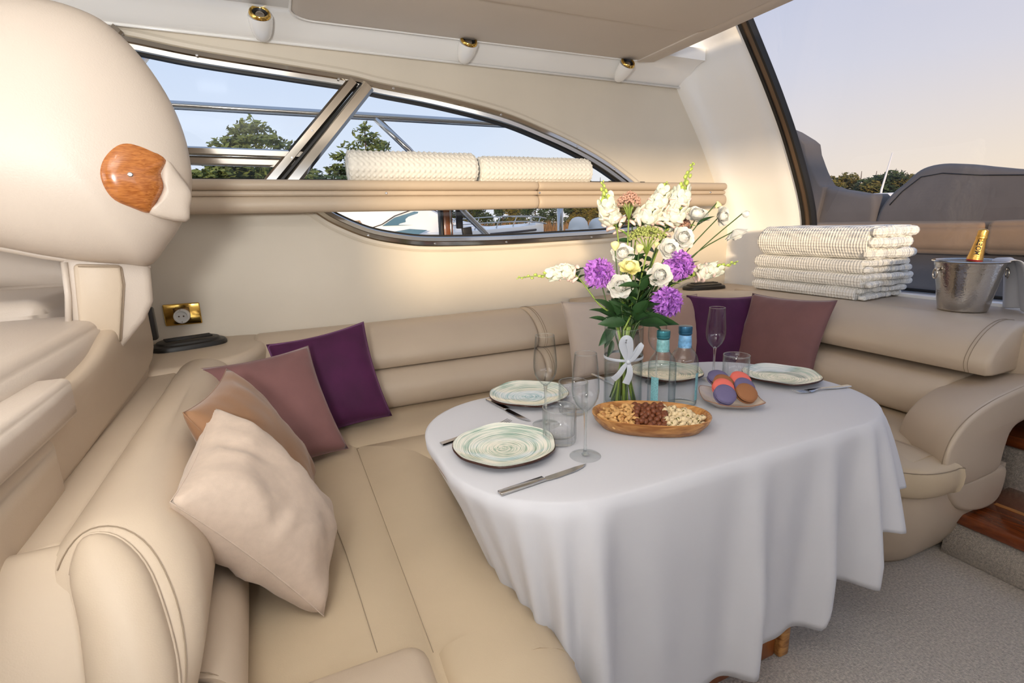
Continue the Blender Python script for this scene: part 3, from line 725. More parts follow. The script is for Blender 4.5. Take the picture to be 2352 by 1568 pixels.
obj('body_rear_panel', prism(arcprof([(-1.62, .75), (-1.60, .90), (-1.30, .915), (-1.0, .935), (-.88, .955), (-.70, .99), (-.45, 1.03), (-.36, 1.03), (-.34, .95), (-.40, .80), (-.9, .76)], 4), lambda a, b, d: (d, a, b), -.86, -.775, .02, 3, 60), MT['leather'], helm, True)
obj('seat_cushion', rbox((-1.75, -1.50, .84), (-.815, -.62, 1.01), .065, 5, .015), MT['leather_pale'], helm, True)
obj('armrest', rbox((-1.75, -1.98, .868), (-.752, -1.215, .955), .04, 5, .008), MT['leather_pale'], helm, True)
obj('seam', tube([(-.752, -1.90, .885), (-.750, -1.6, .884), (-.752, -1.30, .884), (-.775, -1.225, .886)], .0014, 5), MT['stitch'], helm, True)
obj('side_pocket', rbox((-1.7, -1.93, .70), (-.763, -1.31, .872), .035, 5, .006), MT['leather'], helm, True)
obj('latch', rbox((-.80, -.34, .86), (-.765, -.30, .98), .008, 2), MT['black'], helm, True)
# companion seat seen through the gap under the backrest
cs = thing('companion_seat', 'pale leather bench seat seen through the gap under the helm backrest', 'seat', (-1.5, -.15, 0))
obj('backrest', rbox((-2.3, -.16, 1.03), (-1.02, .10, 1.28), .05, 4, .01), MT['leather_pale'], cs, True)
obj('seat', rbox((-2.3, -.62, .80), (-.97, -.10, 1.06), .05, 4, .01), MT['leather_pale'], cs, True)
obj('seam', tube([(-1.28, -.168, 1.06), (-1.275, -.172, 1.15), (-1.285, -.15, 1.27)], .0014, 5), MT['stitch'], cs, True)
# ------------------------------------------------------------------ wall fittings
sk = thing('wall_socket', 'brass plated wall socket with a white adapter', 'socket', (-.752, WALLY, .882))
obj('plate', rbox((-.823, WALLY-.012, .834), (-.681, WALLY+.002, .930), .005, 3), MT['gold'], sk, True)
obj('inset', rbox((-.785, WALLY-.0145, .852), (-.722, WALLY-.010, .912), .002, 1), mat('dark_brass', (.16, .09, .03), .3, .8), sk, True)
o = obj('adapter', lathe([(0, .034), (.022, .034), (.024, .038), (.029, .038), (.031, .034), (.031, 0)], 28), MT['whitepl'], sk); o.rotation_euler = (pi/2, 0, 0); o.location = (0.0, -.012, -.005)
for dx in (-.009, .009):
    o = obj('pin_hole', lathe([(0, .0012), (.0032, .001), (.0034, 0)], 10), MT['bronze'], sk); o.rotation_euler = (pi/2, 0, 0); o.location = (dx, -.0465, -.004)
for dz in (.024, -.030):
    obj('earth_clip', rbox((-.003, -.050, dz-.003), (.003, -.045, dz+.003), .001, 1), MT['chrome'], sk)
def vent(label, M, L, W):
    t = thing('speaker_cover', label, 'speaker', M.to_translation(), 'black oval covers on the sofa ledge')
    out = arcprof([(-.5, 0), (-.42, .38), (-.2, .5), (.2, .5), (.42, .38), (.5, 0), (.42, -.38), (.2, -.5), (-.2, -.5), (-.42, -.38)], 3)
    R = M.to_3x3().to_4x4()
    rings = [[R @ Vector((a*L*s, b*W*s, z)) for a, b in out] for s, z in ((1, 0), (1.0, .010), (.96, .018), (.84, .022), (.80, .030), (.70, .034), (.4, .036), (.05, .036))]
    obj('housing', loft(rings, True, True, 25), MT['black'], t)
    for k in (-1, 0, 1):
        obj('rib', xf(rbox((-L*.3, k*W*.14-.004, .034), (L*.3, k*W*.14+.004, .040), .0015, 1), R), MT['black'], t)
    return t
vent('black oval cover on the ledge below the brass socket', Matrix.Translation((-.715, -.045, .772)) @ Matrix.Rotation(radians(18), 4, 'Z'), .285, .165)
vent('black oval cover in the aft corner behind the bouquet', Matrix.Translation((2.20, .02, .787)) @ Matrix.Rotation(radians(-8), 4, 'Z'), .30, .13)
# ------------------------------------------------------------------ scatter cushions
def pillow_mesh(w, h, T, seed=0, wr=.010, N=30):
    rnd = random.Random(seed); off = Vector((rnd.random()*40, rnd.random()*40, 0))
    def pt(i, j, side):
        u = -1+2*i/N; v = -1+2*j/N
        x = w/2*u*(1-.075*(1-v*v)); y = h/2*v*(1-.075*(1-u*u))
        e = max(0, (1-u*u)*(1-v*v))
        z = T*e**.42
        if e > 0:
            q = Vector((x*7, y*7, side*3))+off
            rad = max(abs(u), abs(v))
            z += (noise.noise(q)*wr + noise.noise(q*2.7)*wr*.6*rad)*min(1, e*4)
            ang = math.atan2(v, u); z += wr*1.1*rad**2*min(1, e*3)*noise.noise(Vector((ang*3.2, side*5+seed, .3)))
        return Vector((x, y, side*z))
    v = []; f = []; ids = {}
    for side in (1, -1):
        for i in range(N+1):
            for j in range(N+1):
                b = i in (0, N) or j in (0, N)
                if side == -1 and b: ids[(side, i, j)] = ids[(1, i, j)]; continue
                ids[(side, i, j)] = len(v); v.append(pt(i, j, side))
        for i in range(N):
            for j in range(N):
                q = (ids[(side, i, j)], ids[(side, i+1, j)], ids[(side, i+1, j+1)], ids[(side, i, j+1)])
                f.append(q if side == 1 else q[::-1])
    border = [(i, 0) for i in range(N)]+[(N, j) for j in range(N)]+[(i, N) for i in range(N, 0, -1)]+[(0, j) for j in range(N, 0, -1)]
    return mk(v, f), [pt(i, j, 1) for i, j in border]
def pillow(label, c, u, v, T, mt, seed, wr=.008):
    u, v = Vector(u), Vector(v); t = thing('scatter_cushion', label, 'cushion', c, 'scatter cushions on the sofa')
    M = frame((0, 0, 0), u, v)
    me, bd = pillow_mesh(u.length, v.length, T, seed, wr)
    o = obj('cover', xf(me, M), MT[mt], t)
    obj('seam', tube([M @ p for p in bd], .0013, 5, closed=True), MT[mt], t)
    return t
pillow('dark purple velvet cushion leaning by the wall, farthest on the helm side', (-.195, -.37, .627), (.39, .0, .055), (-.075, .20, .37), .085, 'purple', 1, .012)
pillow('dusty mauve velvet cushion leaning between purple and brown cushions', (-.405, -.64, .625), (.365, .115, .012), (-.11, .23, .345), .080, 'mauve', 2, .012)
pillow('tan brown velvet cushion half hidden behind the pale linen cushion', (-.432, -1.075, .665), (.05, .43, -.015), (-.205, .03, .37), .075, 'brown', 3, .012)
pillow('big pale oatmeal linen cushion with creased seams, nearest on the sofa', (-.425, -1.355, .640), (.033, .350, .055), (-.180, .150, .335), .100, 'linen', 4, .020)
pillow('pale greige velvet cushion just beside the glass vase', (1.14, -.375, .655), (.42, -.01, -.01), (.0, .13, .38), .06, 'greige', 5)
pillow('rose beige velvet cushion half hidden behind the water bottles', (1.50, -.47, .655), (.40, -.04, -.01), (.02, .13, .38), .06, 'pinklinen', 6)
pillow('dark purple velvet cushion in the aft sofa corner', (1.80, -.56, .645), (.40, -.12, -.02), (.06, .13, .37), .06, 'purple', 7)
pillow('dusty mauve velvet cushion under the towel stack', (1.90, -.80, .655), (.05, -.43, .01), (.17, .02, .38), .065, 'mauve', 8)
# ------------------------------------------------------------------ table and cloth
TZ = .70
table = thing('dining_table', 'wooden pedestal table hidden under the white cloth', 'table', (.62, -1.42, 0))
TOUT = rrect(-.035, 1.285, -1.755, -1.075, .27, 10)
obj('top', prism(TOUT, lambda a, b, d: (a, b, d), TZ-.045, TZ-.006, .01, 2), MT['pedestal'], table, True)
obj('column', lathe([(.09, .10), (.075, .16), (.06, .3), (.06, .55), (.12, TZ-.045)], 28), MT['pedestal'], table, False, loc=(0, 0, 0))
obj('foot', rbox((.36, -1.70, 0), (.845, -1.14, .13), .008, 2), MT['pedestal'], table, True)
obj('foot_edge', rbox((.845, -1.715, 0), (.885, -1.13, .135), .008, 2), MT['olive'], table, True, label='pale wooden edge of the table foot')
def make_cloth():
    out = rrect(-.045, 1.297, -1.765, -1.063, .28, 14)
    # resample the outline evenly
    P = [Vector((a, b, 0)) for a, b in out]; L = len(P); seg = [(P[(i+1) % L]-P[i]).length for i in range(L)]; tot = sum(seg)
    M = 420; pts = []; i = 0; acc = 0
    for k in range(M):
        s = tot*k/M
        while acc+seg[i] < s: acc += seg[i]; i += 1
        t = (s-acc)/seg[i]; pts.append(P[i].lerp(P[(i+1) % L], t))
    nor = []
    for k in range(M):
        t = pts[(k+1) % M]-pts[k-1]; nor.append(Vector((t.y, -t.x, 0)).normalized())
    if sum(n.dot(p-Vector((.62, -1.41, 0))) for n, p in zip(nor, pts)) < 0: nor = [-n for n in nor]
    def near(x, y): return min(range(M), key=lambda k: (pts[k]-Vector((x, y, 0))).length)
    ridges = []
    def R(x, y, A, wd, skew=0): ridges.append((near(x, y), A, wd, skew))
    c = Vector((.235, -1.485, 0))
    for a, A, wd in ((186, .022, 3.5), (199, .034, 3.6), (213, .044, 3.6), (228, .056, 3.8), (243, .062, 3.6), (259, .075, 4.2)):
        R(c.x+.28*cos(radians(a)), c.y+.28*sin(radians(a)), A, wd)
    for x, A, wd in ((.34, .026, 9), (.47, .016, 9), (.625, .050, 5), (.74, .018, 8), (.885, .052, 5)): R(x, -1.765, A, wd)
    c = Vector((1.017, -1.485, 0))
    for a, A, wd in ((275.5, .075, 4), (288.5, .095, 3.6), (301, .11, 4), (322, .09, 6), (345, .08, 6)): R(c.x+.28*cos(radians(a)), c.y+.28*sin(radians(a)), A, wd)
    for x in (.1, .3, .5, .7, .9, 1.1): R(x, -1.063, .03, 8)
    def hem(p):
        x, y = p.x, p.y
        if y > -1.2: return .45
        z = .115
        if x < .12: z = .30 if x < .0 else .115+(.12-x)*1.3
        def st(t): t = max(0, min(1, t)); return t*t*(3-2*t)
        z += .045*st((x-.625)/.05)
        if x > .80:
            ang = math.degrees(math.atan2(y+1.485, x-1.017)) % 360 if x > 1.017 else 270-(1.017-x)*100
            for a0, a1, dz in ((255, 259, .085), (278, 281.5, .145), (291, 295, .10), (306, 312, .04)): z += dz*st((ang-a0)/(a1-a0))
        return z
    rows = 26; rings = []
    rings.append([Vector((.626, -1.414, 0))+(p-Vector((.626, -1.414, 0)))*.90+Vector((0, 0, TZ)) for p in pts])
    rings.append([p-n*.014+Vector((0, 0, TZ)) for p, n in zip(pts, nor)])
    rings.append([p-n*.005+Vector((0, 0, TZ-.003)) for p, n in zip(pts, nor)])
    for r in range(1, rows+1):
        u = r/rows; ring = []
        for k in range(M):
            p, n = pts[k], nor[k]; z0 = TZ-.012; z = z0+(hem(p)-z0)*u
            drop = z0-z
            f = 0
            for c0, A, wd, sk in ridges:
                d = min(abs(k-c0), M-abs(k-c0)); 
                f += A*math.exp(-(d/wd)**2)
            wv = .0012*sin(k*.21)+.0008*sin(k*.13+1)
            amp = min(1.25, drop/.30)**.8
            q = p+n*((f-.012)*amp*1.0+wv*amp)
            left = max(0, min(1, (.16-p.x)/.16))*max(0, -n.x)
            q += Vector((.40*drop*left if drop < .30 else .12*left, 0, 0))
            q.z = z + (.0)
            ring.append(q)
        rings.append(ring)
    n = M; v = [p for r in rings for p in r]; fcs = [tuple(range(n))]
    for i in range(len(rings)-1):
        for j in range(n):
            k = (j+1) % n; fcs.append((i*n+j, i*n+k, (i+1)*n+k, (i+1)*n+j))
    me = recalc(mk(v, fcs)); return me
cl = tag(obj('tablecloth', make_cloth(), MT['cloth']), 'white cloth draped over the dining table in soft folds', 'tablecloth')
sd = cl.modifiers.new('thickness', 'SOLIDIFY'); sd.thickness = .0018; sd.offset = -1
T0 = TZ+.0008
# ------------------------------------------------------------------ tableware
def platemat(name, seed):
    M = mat(name, (.8, .8, .76), .12, coat=.6); t = M.node_tree; b = t.nodes['Principled BSDF']
    c = t.nodes.new('ShaderNodeTexCoord'); le = t.nodes.new('ShaderNodeVectorMath'); le.operation = 'LENGTH'
    sp = t.nodes.new('ShaderNodeSeparateXYZ'); cb = t.nodes.new('ShaderNodeCombineXYZ')
    t.links.new(c.outputs['Object'], sp.inputs[0]); t.links.new(sp.outputs[0], cb.inputs[0]); t.links.new(sp.outputs[1], cb.inputs[1]); t.links.new(cb.outputs[0], le.inputs[0])
    at = t.nodes.new('ShaderNodeMath'); at.operation = 'ARCTAN2'; t.links.new(sp.outputs[1], at.inputs[0]); t.links.new(sp.outputs[0], at.inputs[1])
    # polar noise: brush strokes long along the ring, thin across it
    pol = t.nodes.new('ShaderNodeCombineXYZ')
    m1 = t.nodes.new('ShaderNodeMath'); m1.operation = 'MULTIPLY'; m1.inputs[1].default_value = 560; t.links.new(le.outputs['Value'], m1.inputs[0])
    m2 = t.nodes.new('ShaderNodeMath'); m2.operation = 'MULTIPLY'; m2.inputs[1].default_value = .9; t.links.new(at.outputs[0], m2.inputs[0])
    sw = t.nodes.new('ShaderNodeMath'); sw.operation = 'ADD'; t.links.new(m1.outputs[0], sw.inputs[0]); t.links.new(m2.outputs[0], sw.inputs[1])
    t.links.new(sw.outputs[0], pol.inputs[0]); t.links.new(m2.outputs[0], pol.inputs[1]); pol.inputs[2].default_value = seed
    n = t.nodes.new('ShaderNodeTexNoise'); n.inputs['Scale'].default_value = 1.0; n.inputs['Detail'].default_value = 3; t.links.new(pol.outputs[0], n.inputs[0])
    n2 = t.nodes.new('ShaderNodeTexNoise'); n2.inputs['Scale'].default_value = 14; n2.inputs['Detail'].default_value = 2
    mp = t.nodes.new('ShaderNodeMapping'); mp.inputs['Location'].default_value = (seed*3, seed, 0); t.links.new(c.outputs['Object'], mp.inputs[0]); t.links.new(mp.outputs[0], n2.inputs[0])
    ad = t.nodes.new('ShaderNodeMath'); ad.operation = 'MULTIPLY_ADD'; ad.inputs[1].default_value = .35; t.links.new(n2.outputs[0], ad.inputs[0]); t.links.new(n.outputs[0], ad.inputs[2])
    r = t.nodes.new('ShaderNodeValToRGB'); e = r.color_ramp.elements
    e[0].position = .62; e[0].color = (*srgb(232, 230, 218), 1); e[1].position = .90; e[1].color = (*srgb(70, 120, 100), 1)
    x = e.new(.72); x.color = (*srgb(178, 198, 184), 1)
    t.links.new(ad.outputs[0], r.inputs[0]); t.links.new(r.outputs[0], b.inputs['Base Color'])
    return M
MT['plate_rim'] = mat('dark_glaze_rim', srgb(58, 34, 26), .25)
def plate(label, x, y, seed, R=.125, tilt=0):
    t = thing('dinner_plate', label, 'plate', (x, y, T0), 'green swirl dinner plates')
    n = 64; prof = [(.0, .006), (.35, .006), (.62, .0075), (.80, .0125), (.93, .0185), (.985, .0215)]
    rnd = random.Random(seed); ph = rnd.random()*6
    wob = lambda a: 1+.012*sin(5*a+ph)+.008*sin(9*a+ph*2)
    def ring(f, z): return [(R*f*cos(a)*(1+(wob(a)-1)*f), R*f*sin(a)*(1+(wob(a)-1)*f), z+.002*f**4*sin(5*a+ph+1)) for a in [2*pi*j/n for j in range(n)]]
    body = [ring(max(f, .01), z) for f, z in prof]
    me = loft(body, True, False); 
    bm = bmesh.new(); bm.from_mesh(me); bm.verts.ensure_lookup_table(); bm.faces.new([bm.verts[i] for i in range(n)]); bmesh.ops.recalc_face_normals(bm, faces=bm.faces[:])
    for q in bm.faces: q.smooth = True
    bm.to_mesh(me); bm.free()
    obj('dish', me, platemat('swirl_glaze', seed*1.7), t)
    back = [ring(.985, .0215), ring(1.0, .0205), ring(1.0, .0165), ring(.93, .0135), ring(.6, .002), ring(.55, .0), ring(.02, .0)]
    obj('rim', loft(back, True, 'end', 60), MT['plate_rim'], t, label='dark brown glazed rim and underside')
    return t
plate('green swirl plate nearest the camera beside the long knife', .118, -1.462, 1)
plate('green swirl plate behind the two nearest champagne flutes', .338, -1.150, 2)
plate('green swirl plate mostly hidden behind the vase and bottles', .868, -1.168, 3)
plate('green swirl plate at the aft end near the mauve cushion', 1.172, -1.385, 4, .122)
def flute(label, x, y, s=1.0):
    t = thing('champagne_flute', label, 'glass', (x, y, T0), 'champagne flutes on the table')
    t.scale = (s, s, s)
    bowl = [(.0045, .112), (.012, .118), (.022, .130), (.029, .145), (.0318, .162), (.0315, .182), (.0290, .212), (.0262, .240), (.0252, .250)]
    inner = [(r-.0011, z+.0008) for r, z in bowl[::-1]]
    obj('bowl', lathe([(0, .110)]+bowl+inner+[(0, .116)], 36), MT['bowl'], t)
    obj('stem', lathe([(.0, .118), (.006, .114), (.0045, .104), (.0036, .085), (.0034, .05), (.0038, .02), (.0055, .010), (.009, .0055), (.0, .005)], 16), MT['stemglass'], t)
    obj('foot', lathe([(.0, .0062), (.008, .0058), (.02, .0032), (.036, .0018), (.037, .001), (.036, 0), (0, 0)], 36), MT['bowl'], t)
    obj('rim', tube([(.0247*cos(a), .0247*sin(a), .250) for a in [2*pi*k/36 for k in range(36)]], .0007, 5, closed=True), MT['stemglass'], t)
    return t
flute('empty champagne flute between the two nearest plates', .284, -1.364)
flute('empty champagne flute beside the knife tip, nearest the camera', .274, -1.579)
flute('empty champagne flute in front of the dark purple corner cushion', .970, -1.284)
flute('empty champagne flute half hidden behind the water bottles', .785, -1.213, .97)
def tumbler(label, x, y, a0=0):
    t = thing('ribbed_tumbler', label, 'glass', (x, y, T0), 'ribbed tumblers on the table'); t.rotation_euler = (0, 0, a0)
    n = 152; R = .0425; H = .092
    def ring(r, z, rib): return [((r+rib*(.5+.5*cos(19*a)))*cos(a), (r+rib*(.5+.5*cos(19*a)))*sin(a), z) for a in [2*pi*j/n for j in range(n)]]
    rings = [ring(.036, 0, 0), ring(.040, .002, .0006), ring(R-.0034, .012, .0036), ring(R-.0034, .060, .0036), ring(R-.0014, .070, .0014), ring(R, .080, 0), ring(R, H-.001, 0), ring(R-.0008, H, 0), ring(R-.0022, H-.001, 0), ring(R-.003, .06, 0), ring(R-.0045, .022, 0), ring(.030, .016, 0), ring(.002, .015, 0)]
    obj('cup', loft(rings, True, True, 60), MT['crystal'], t)
    obj('rim', tube([((R-.0011)*cos(a), (R-.0011)*sin(a), H) for a in [2*pi*k/36 for k in range(36)]], .0009, 5, closed=True), MT['stemglass'], t)
tumbler('ribbed tumbler behind the nearest champagne flute, close to the nut board', .262, -1.478)
tumbler('ribbed tumbler farther back, beside the second plate', .398, -1.318, .1)
tumbler('ribbed tumbler behind the macarons', 1.022, -1.330, .05)
def cutlery_mesh_knife():
    o = [(0, -.0095), (.105, -.0075), (.115, -.0065), (.118, -.010), (.135, -.012), (.19, -.0105), (.218, -.005), (.232, .004), (.20, .006), (.13, .0065), (.115, .0065), (.105, .0075), (0, .0095)]
    n = len(o)
    v = []
    for x, y in o:
        th = .0042 if x < .11 else .0012
        v.append((x, y, .0008)); 
    for x, y in o:
        th = .0062 if x < .11 else .0022
        v.append((x, y*(.8 if x < .11 else .9), .0008+th))
    f = [tuple(range(n))[::-1], tuple(range(n, 2*n))]+[(i, (i+1) % n, n+(i+1) % n, n+i) for i in range(n)]
    return autosmooth(recalc(mk(v, f)), 30)
KN = cutlery_mesh_knife()
def split_mesh(me, fn):
    bm = bmesh.new(); bm.from_mesh(me)
    return bm
def knife(label, a, b, flip=1):
    a, b = Vector((*a, T0)), Vector((*b, T0)); d = b-a; s = d.length/.232
    t = thing('table_knife', label, 'knife', a, 'steel table knives', rz=math.atan2(d.y, d.x)); t.scale = (s, flip*s, s)
    hd = rbox((0, -.0088, .0006), (.112, .0088, .0068), .002, 2)
    obj('handle', hd, MT['steel'], t)
    o = [(.108, -.006), (.118, -.010), (.14, -.012), (.19, -.0105), (.216, -.005), (.232, .0045), (.20, .0065), (.118, .0060)]
    obj('blade', prism(o, lambda x, y, d: (x, y, d), .0016, .0034, .0005, 1), MT['steel'], t)
knife('steel knife lying in front of the nearest plate', (.024, -1.650), (.253, -1.622))
knife('steel knife in front of the plate behind the flutes', (.217, -1.102), (.252, -1.330))
knife('steel knife beside the vase, pointing at the wall sofa', (.652, -1.030), (.646, -1.20))
def fork(label, a, b):
    """a = handle end, b = tips"""
    a, b = Vector((*a, T0)), Vector((*b, T0)); d = b-a; s = d.length/.21
    t = thing('table_fork', label, 'fork', a, 'steel table forks', rz=math.atan2(d.y, d.x)); t.scale = (s, s, s)
    rows = [(0, .0085, .0035, .003), (.06, .0075, .0035, .003), (.10, .004, .006, .003), (.12, .0032, .007, .0025), (.135, .006, .0055, .002), (.148, .0115, .0040, .0016), (.160, .0125, .0030, .0014)]
    obj('handle', loft([[(x, -w, z-h/2+.001), (x, w, z-h/2+.001), (x, w*.85, z+h/2+.001), (x, -w*.85, z+h/2+.001)] for x, w, z, h in rows], True, True, 40), MT['steel'], t)
    for k in range(4):
        y = -.0098+k*.00653
        obj('tine', tube([(.158, y, .0042), (.172, y, .0034), (.19, y*.96, .0042), (.21, y*.94, .0085)], [.0018, .0017, .0014, .0006], 6), MT['steel'], t)
fork('steel fork tucked behind the nearest plate', (-.012, -1.362), (.202, -1.305))
fork('steel fork at the aft table edge near the macarons', (1.285, -1.545), (1.078, -1.508))
fork('steel fork half hidden behind the water bottles', (1.02, -1.10), (.928, -1.256))
# ------------------------------------------------------------------ nut board
NB = Vector((.520, -1.510, T0)); NA = math.atan2(-.178, .248)
nb = thing('nut_board', 'oval olive wood tray filled with three kinds of nuts', 'tray', NB, rz=NA)
def oval(a, b, n=44, ex=2.3):
    return [(a*math.copysign(abs(cos(t))**(2/ex), cos(t)), b*math.copysign(abs(sin(t))**(2/ex), sin(t))) for t in [2*pi*k/n for k in range(n)]]
rings = []
for a, b, z in ((.118, .062, 0), (.128, .072, .002), (.146, .086, .022), (.153, .0925, .037), (.1535, .093, .040), (.151, .091, .0415), (.146, .0865, .039), (.138, .079, .022), (.125, .066, .016), (.01, .005, .015)):
    rings.append([(x, y, z) for x, y in oval(a, b)])
obj('tray', loft(rings, True, True, 50), MT['olive'], nb)
obj('nut_bed', loft([[(x, y, z) for x, y in oval(a, b)] for a, b, z in ((.134, .076, .017), (.125, .068, .026), (.09, .045, .031), (.01, .005, .032))], True, True, 60), mat('nut_crumbs', srgb(120, 78, 44), .9, bump=(200, 1, .004)), nb, label='nut crumbs filling the tray')
def ico(r, sub=2, fn=None):
    bm = bmesh.new(); bmesh.ops.create_icosphere(bm, subdivisions=sub, radius=r)
    if fn:
        for v in bm.verts: v.co = fn(v.co.copy())
    me = bpy.data.meshes.new('ico'); bm.to_mesh(me); bm.free(); me.polygons.foreach_set('use_smooth', [True]*len(me.polygons)); return me
cashew_m = mat('roasted_cashew', srgb(206, 160, 100), .5, var=(180, .18)); almond_m = mat('roasted_peanut', srgb(188, 136, 82), .55, var=(90, .15))
hazel_m = mat('hazelnut_skin', srgb(112, 60, 32), .5, var=(240, .35)); pist_m = mat('pistachio_shell', srgb(222, 200, 158), .55, var=(200, .14)); pistk_m = mat('pistachio_kernel', srgb(128, 120, 48), .6)
cash = tube(smoothpath([(-.010, -.003, 0), (-.007, .004, 0), (0, .0075, 0), (.007, .004, 0), (.0095, -.004, 0)], 2), [.0022, .0040, .0050, .0054, .0055, .0054, .0048, .0040, .0020], 7)
pnut = ico(.0062, 1, lambda c: Vector((c.x*1.45, c.y*.95, c.z*.9)))
hazel = ico(.0085, 2, lambda c: Vector((c.x, c.y, c.z*1.08+(.0016 if c.z > .006 else 0))))
def pist():
    h = ico(.0085, 2, lambda c: Vector((c.x*1.25, c.y*.80+(.0016 if c.y > 0 else -.0012)*max(0, 1.0+c.x/.0085*.9), c.z*.82)))
    k = ico(.0072, 1, lambda c: Vector((c.x*1.22, c.y*.62, c.z*.86)))
    # open seam: lift the two shell halves apart
    bm = bmesh.new(); bm.from_mesh(h); 
    dl = [f for f in bm.faces if abs(f.calc_center_median().y) < .0022 and f.calc_center_median().x > -.002]
    bmesh.ops.delete(bm, geom=dl, context='FACES'); bm.to_mesh(h); bm.free()
    return joinm([(h, pist_m), (k, pistk_m)])
pis = pist()
def nut_height(x, y): 
    q = (abs(x)/.134)**2+(abs(y)/.076)**2
    return .022+.017*max(0, 1-q)**.6
rn = random.Random(11)
def put_nuts(me, mt, n, x0, x1, r, name, label, cat, group):
    placed = []
    tries = 0
    while len(placed) < n and tries < 9000:
        tries += 1
        x = rn.uniform(x0, x1); y = rn.uniform(-.076, .076)
        if (abs(x)/.136)**2.3+(abs(y)/.079)**2.3 > .93: continue
        lay = 0 if len(placed) < n*.68 else 1
        z = nut_height(x, y)+lay*r*.75
        if any((x-a)**2+(y-b)**2+(z-c)**2 < (r*1.42)**2 for a, b, c in placed): continue
        placed.append((x, y, z))
    for x, y, z in placed:
        o = bpy.data.objects.new(name, me); col.objects.link(o)
        if mt and not me.materials: me.materials.append(mt)
        p = Vector((x*cos(NA)-y*sin(NA), x*sin(NA)+y*cos(NA), z))+NB
        o.location = p; o.rotation_euler = (rn.uniform(-.7, .7), rn.uniform(-.7, .7), rn.uniform(0, 6.3)); s = rn.uniform(.9, 1.12); o.scale = (s, s, s)
        tag(o, label, cat, group)
put_nuts(cash, cashew_m, 62, -.128, -.038, .0085, 'cashew_nut', 'curved pale cashew in the nut tray section beside the flutes', 'nut', 'cashews in the olive wood tray')
put_nuts(pnut, almond_m, 26, -.128, -.045, .0078, 'peanut', 'small roasted peanut among the cashews in the tray', 'nut', 'peanuts in the olive wood tray')
put_nuts(hazel, hazel_m, 60, -.040, .036, .0092, 'hazelnut', 'round brown hazelnut in the middle of the nut tray', 'nut', 'hazelnuts in the olive wood tray')
put_nuts(pis, None, 74, .036, .130, .0088, 'pistachio', 'pistachio in its split pale shell at the aft end of the tray', 'nut', 'pistachios in the olive wood tray')
# ------------------------------------------------------------------ macarons on a square dish
MD = Vector((.842, -1.478, T0))
md = thing('square_dish', 'square speckled dish with upturned corners holding macarons', 'dish', MD, rz=radians(-34))
dish_m = mat('speckled_stoneware', srgb(206, 190, 176), .25, coat=.4, var=(22, .15)); rim_m = mat('brown_edge_glaze', srgb(150, 104, 74), .3)
def sq(s, z, up=0, n=112, ex=6):
    out = []
    for k in range(n):
        t = 2*pi*k/n; x = math.copysign(abs(cos(t))**(2/ex), cos(t)); y = math.copysign(abs(sin(t))**(2/ex), sin(t))
        out.append((x*s, y*s, z+up*(abs(x*y))**2))
    return out
obj('dish', loft([sq(.045, 0), sq(.05, .0015), sq(.078, .016, .014), sq(.082, .0185, .016)], True, 'start', 60), dish_m, md)
obj('inside', loft([sq(.082, .0185, .016), sq(.0805, .0195, .016), sq(.0785, .0185, .014), sq(.052, .0055), sq(.002, .005)], True, 'end', 60), dish_m, md)
obj('rim', tube(sq(.0815, .0192, .016), .0013, 6, closed=True), rim_m, md, label='brown glazed edge')
mac_prof = [(0, .0100), (.012, .0098), (.021, .0088), (.0268, .0068), (.0294, .0042), (.0292, .0028), (.0312, .0022), (.0310, .0004), (.028, 0), (0, 0)]
shell = lathe(mac_prof, 28)
MC = {'purple': mat('lavender_macaron', srgb(104, 96, 130), .75, bump=(260, .3, .001)), 'coral': mat('coral_macaron', srgb(222, 108, 94), .75, bump=(260, .3, .001)), 'brown': mat('cocoa_macaron', srgb(148, 98, 62), .75, bump=(260, .3, .001))}
fill_m = {'purple': mat('berry_filling', srgb(86, 66, 92), .6), 'coral': mat('rose_filling', srgb(196, 120, 108), .6), 'brown': mat('cocoa_filling', srgb(90, 56, 36), .6)}
fh = Vector((cos(HEAD), sin(HEAD), 0)); rh = Vector((sin(HEAD), -cos(HEAD), 0))
def macaron(kind, dx, dz, dy, tilt, label, yaw=0):
    tilt += .22
    ax = (-fh*cos(tilt)+Vector((0, 0, sin(tilt)))+rh*yaw).normalized()
    c = MD+rh*dx+fh*dy+Vector((0, 0, dz))
    t = thing('macaron', label, 'macaron', c, 'macarons on the square dish')
    t.rotation_mode = 'QUATERNION'; t.rotation_quaternion = Vector((0, 0, 1)).rotation_difference(ax)
    a = obj('shell', shell.copy(), MC[kind], t, loc=(0, 0, .004)); b = obj('shell', shell.copy(), MC[kind], t, loc=(0, 0, -.004)); b.rotation_euler = (pi, 0, 0)
    obj('filling', lathe([(0, .0042), (.027, .0042), (.0283, .002), (.0283, -.002), (.027, -.0042), (0, -.0042)], 28), fill_m[kind], t)
macaron('purple', -.034, .0405, -.038, .55, 'lavender macaron at the front of the dish, beside the cocoa one')
macaron('coral', -.027, .050, -.008, .60, 'coral macaron behind the front lavender one')
macaron('brown', -.018, .056, .018, .7, 'cocoa macaron between the coral and the rear lavender macaron')
macaron('purple', -.024, .066, .040, .9, 'lavender macaron at the back of the dish, highest of all')
macaron('brown', .031, .0405, -.030, .62, 'cocoa macaron at the front of the dish', .08)
macaron('purple', .038, .048, .000, .60, 'lavender macaron behind the front cocoa one', .1)
macaron('coral', .040, .060, .032, .75, 'coral macaron at the back corner of the dish', .1)
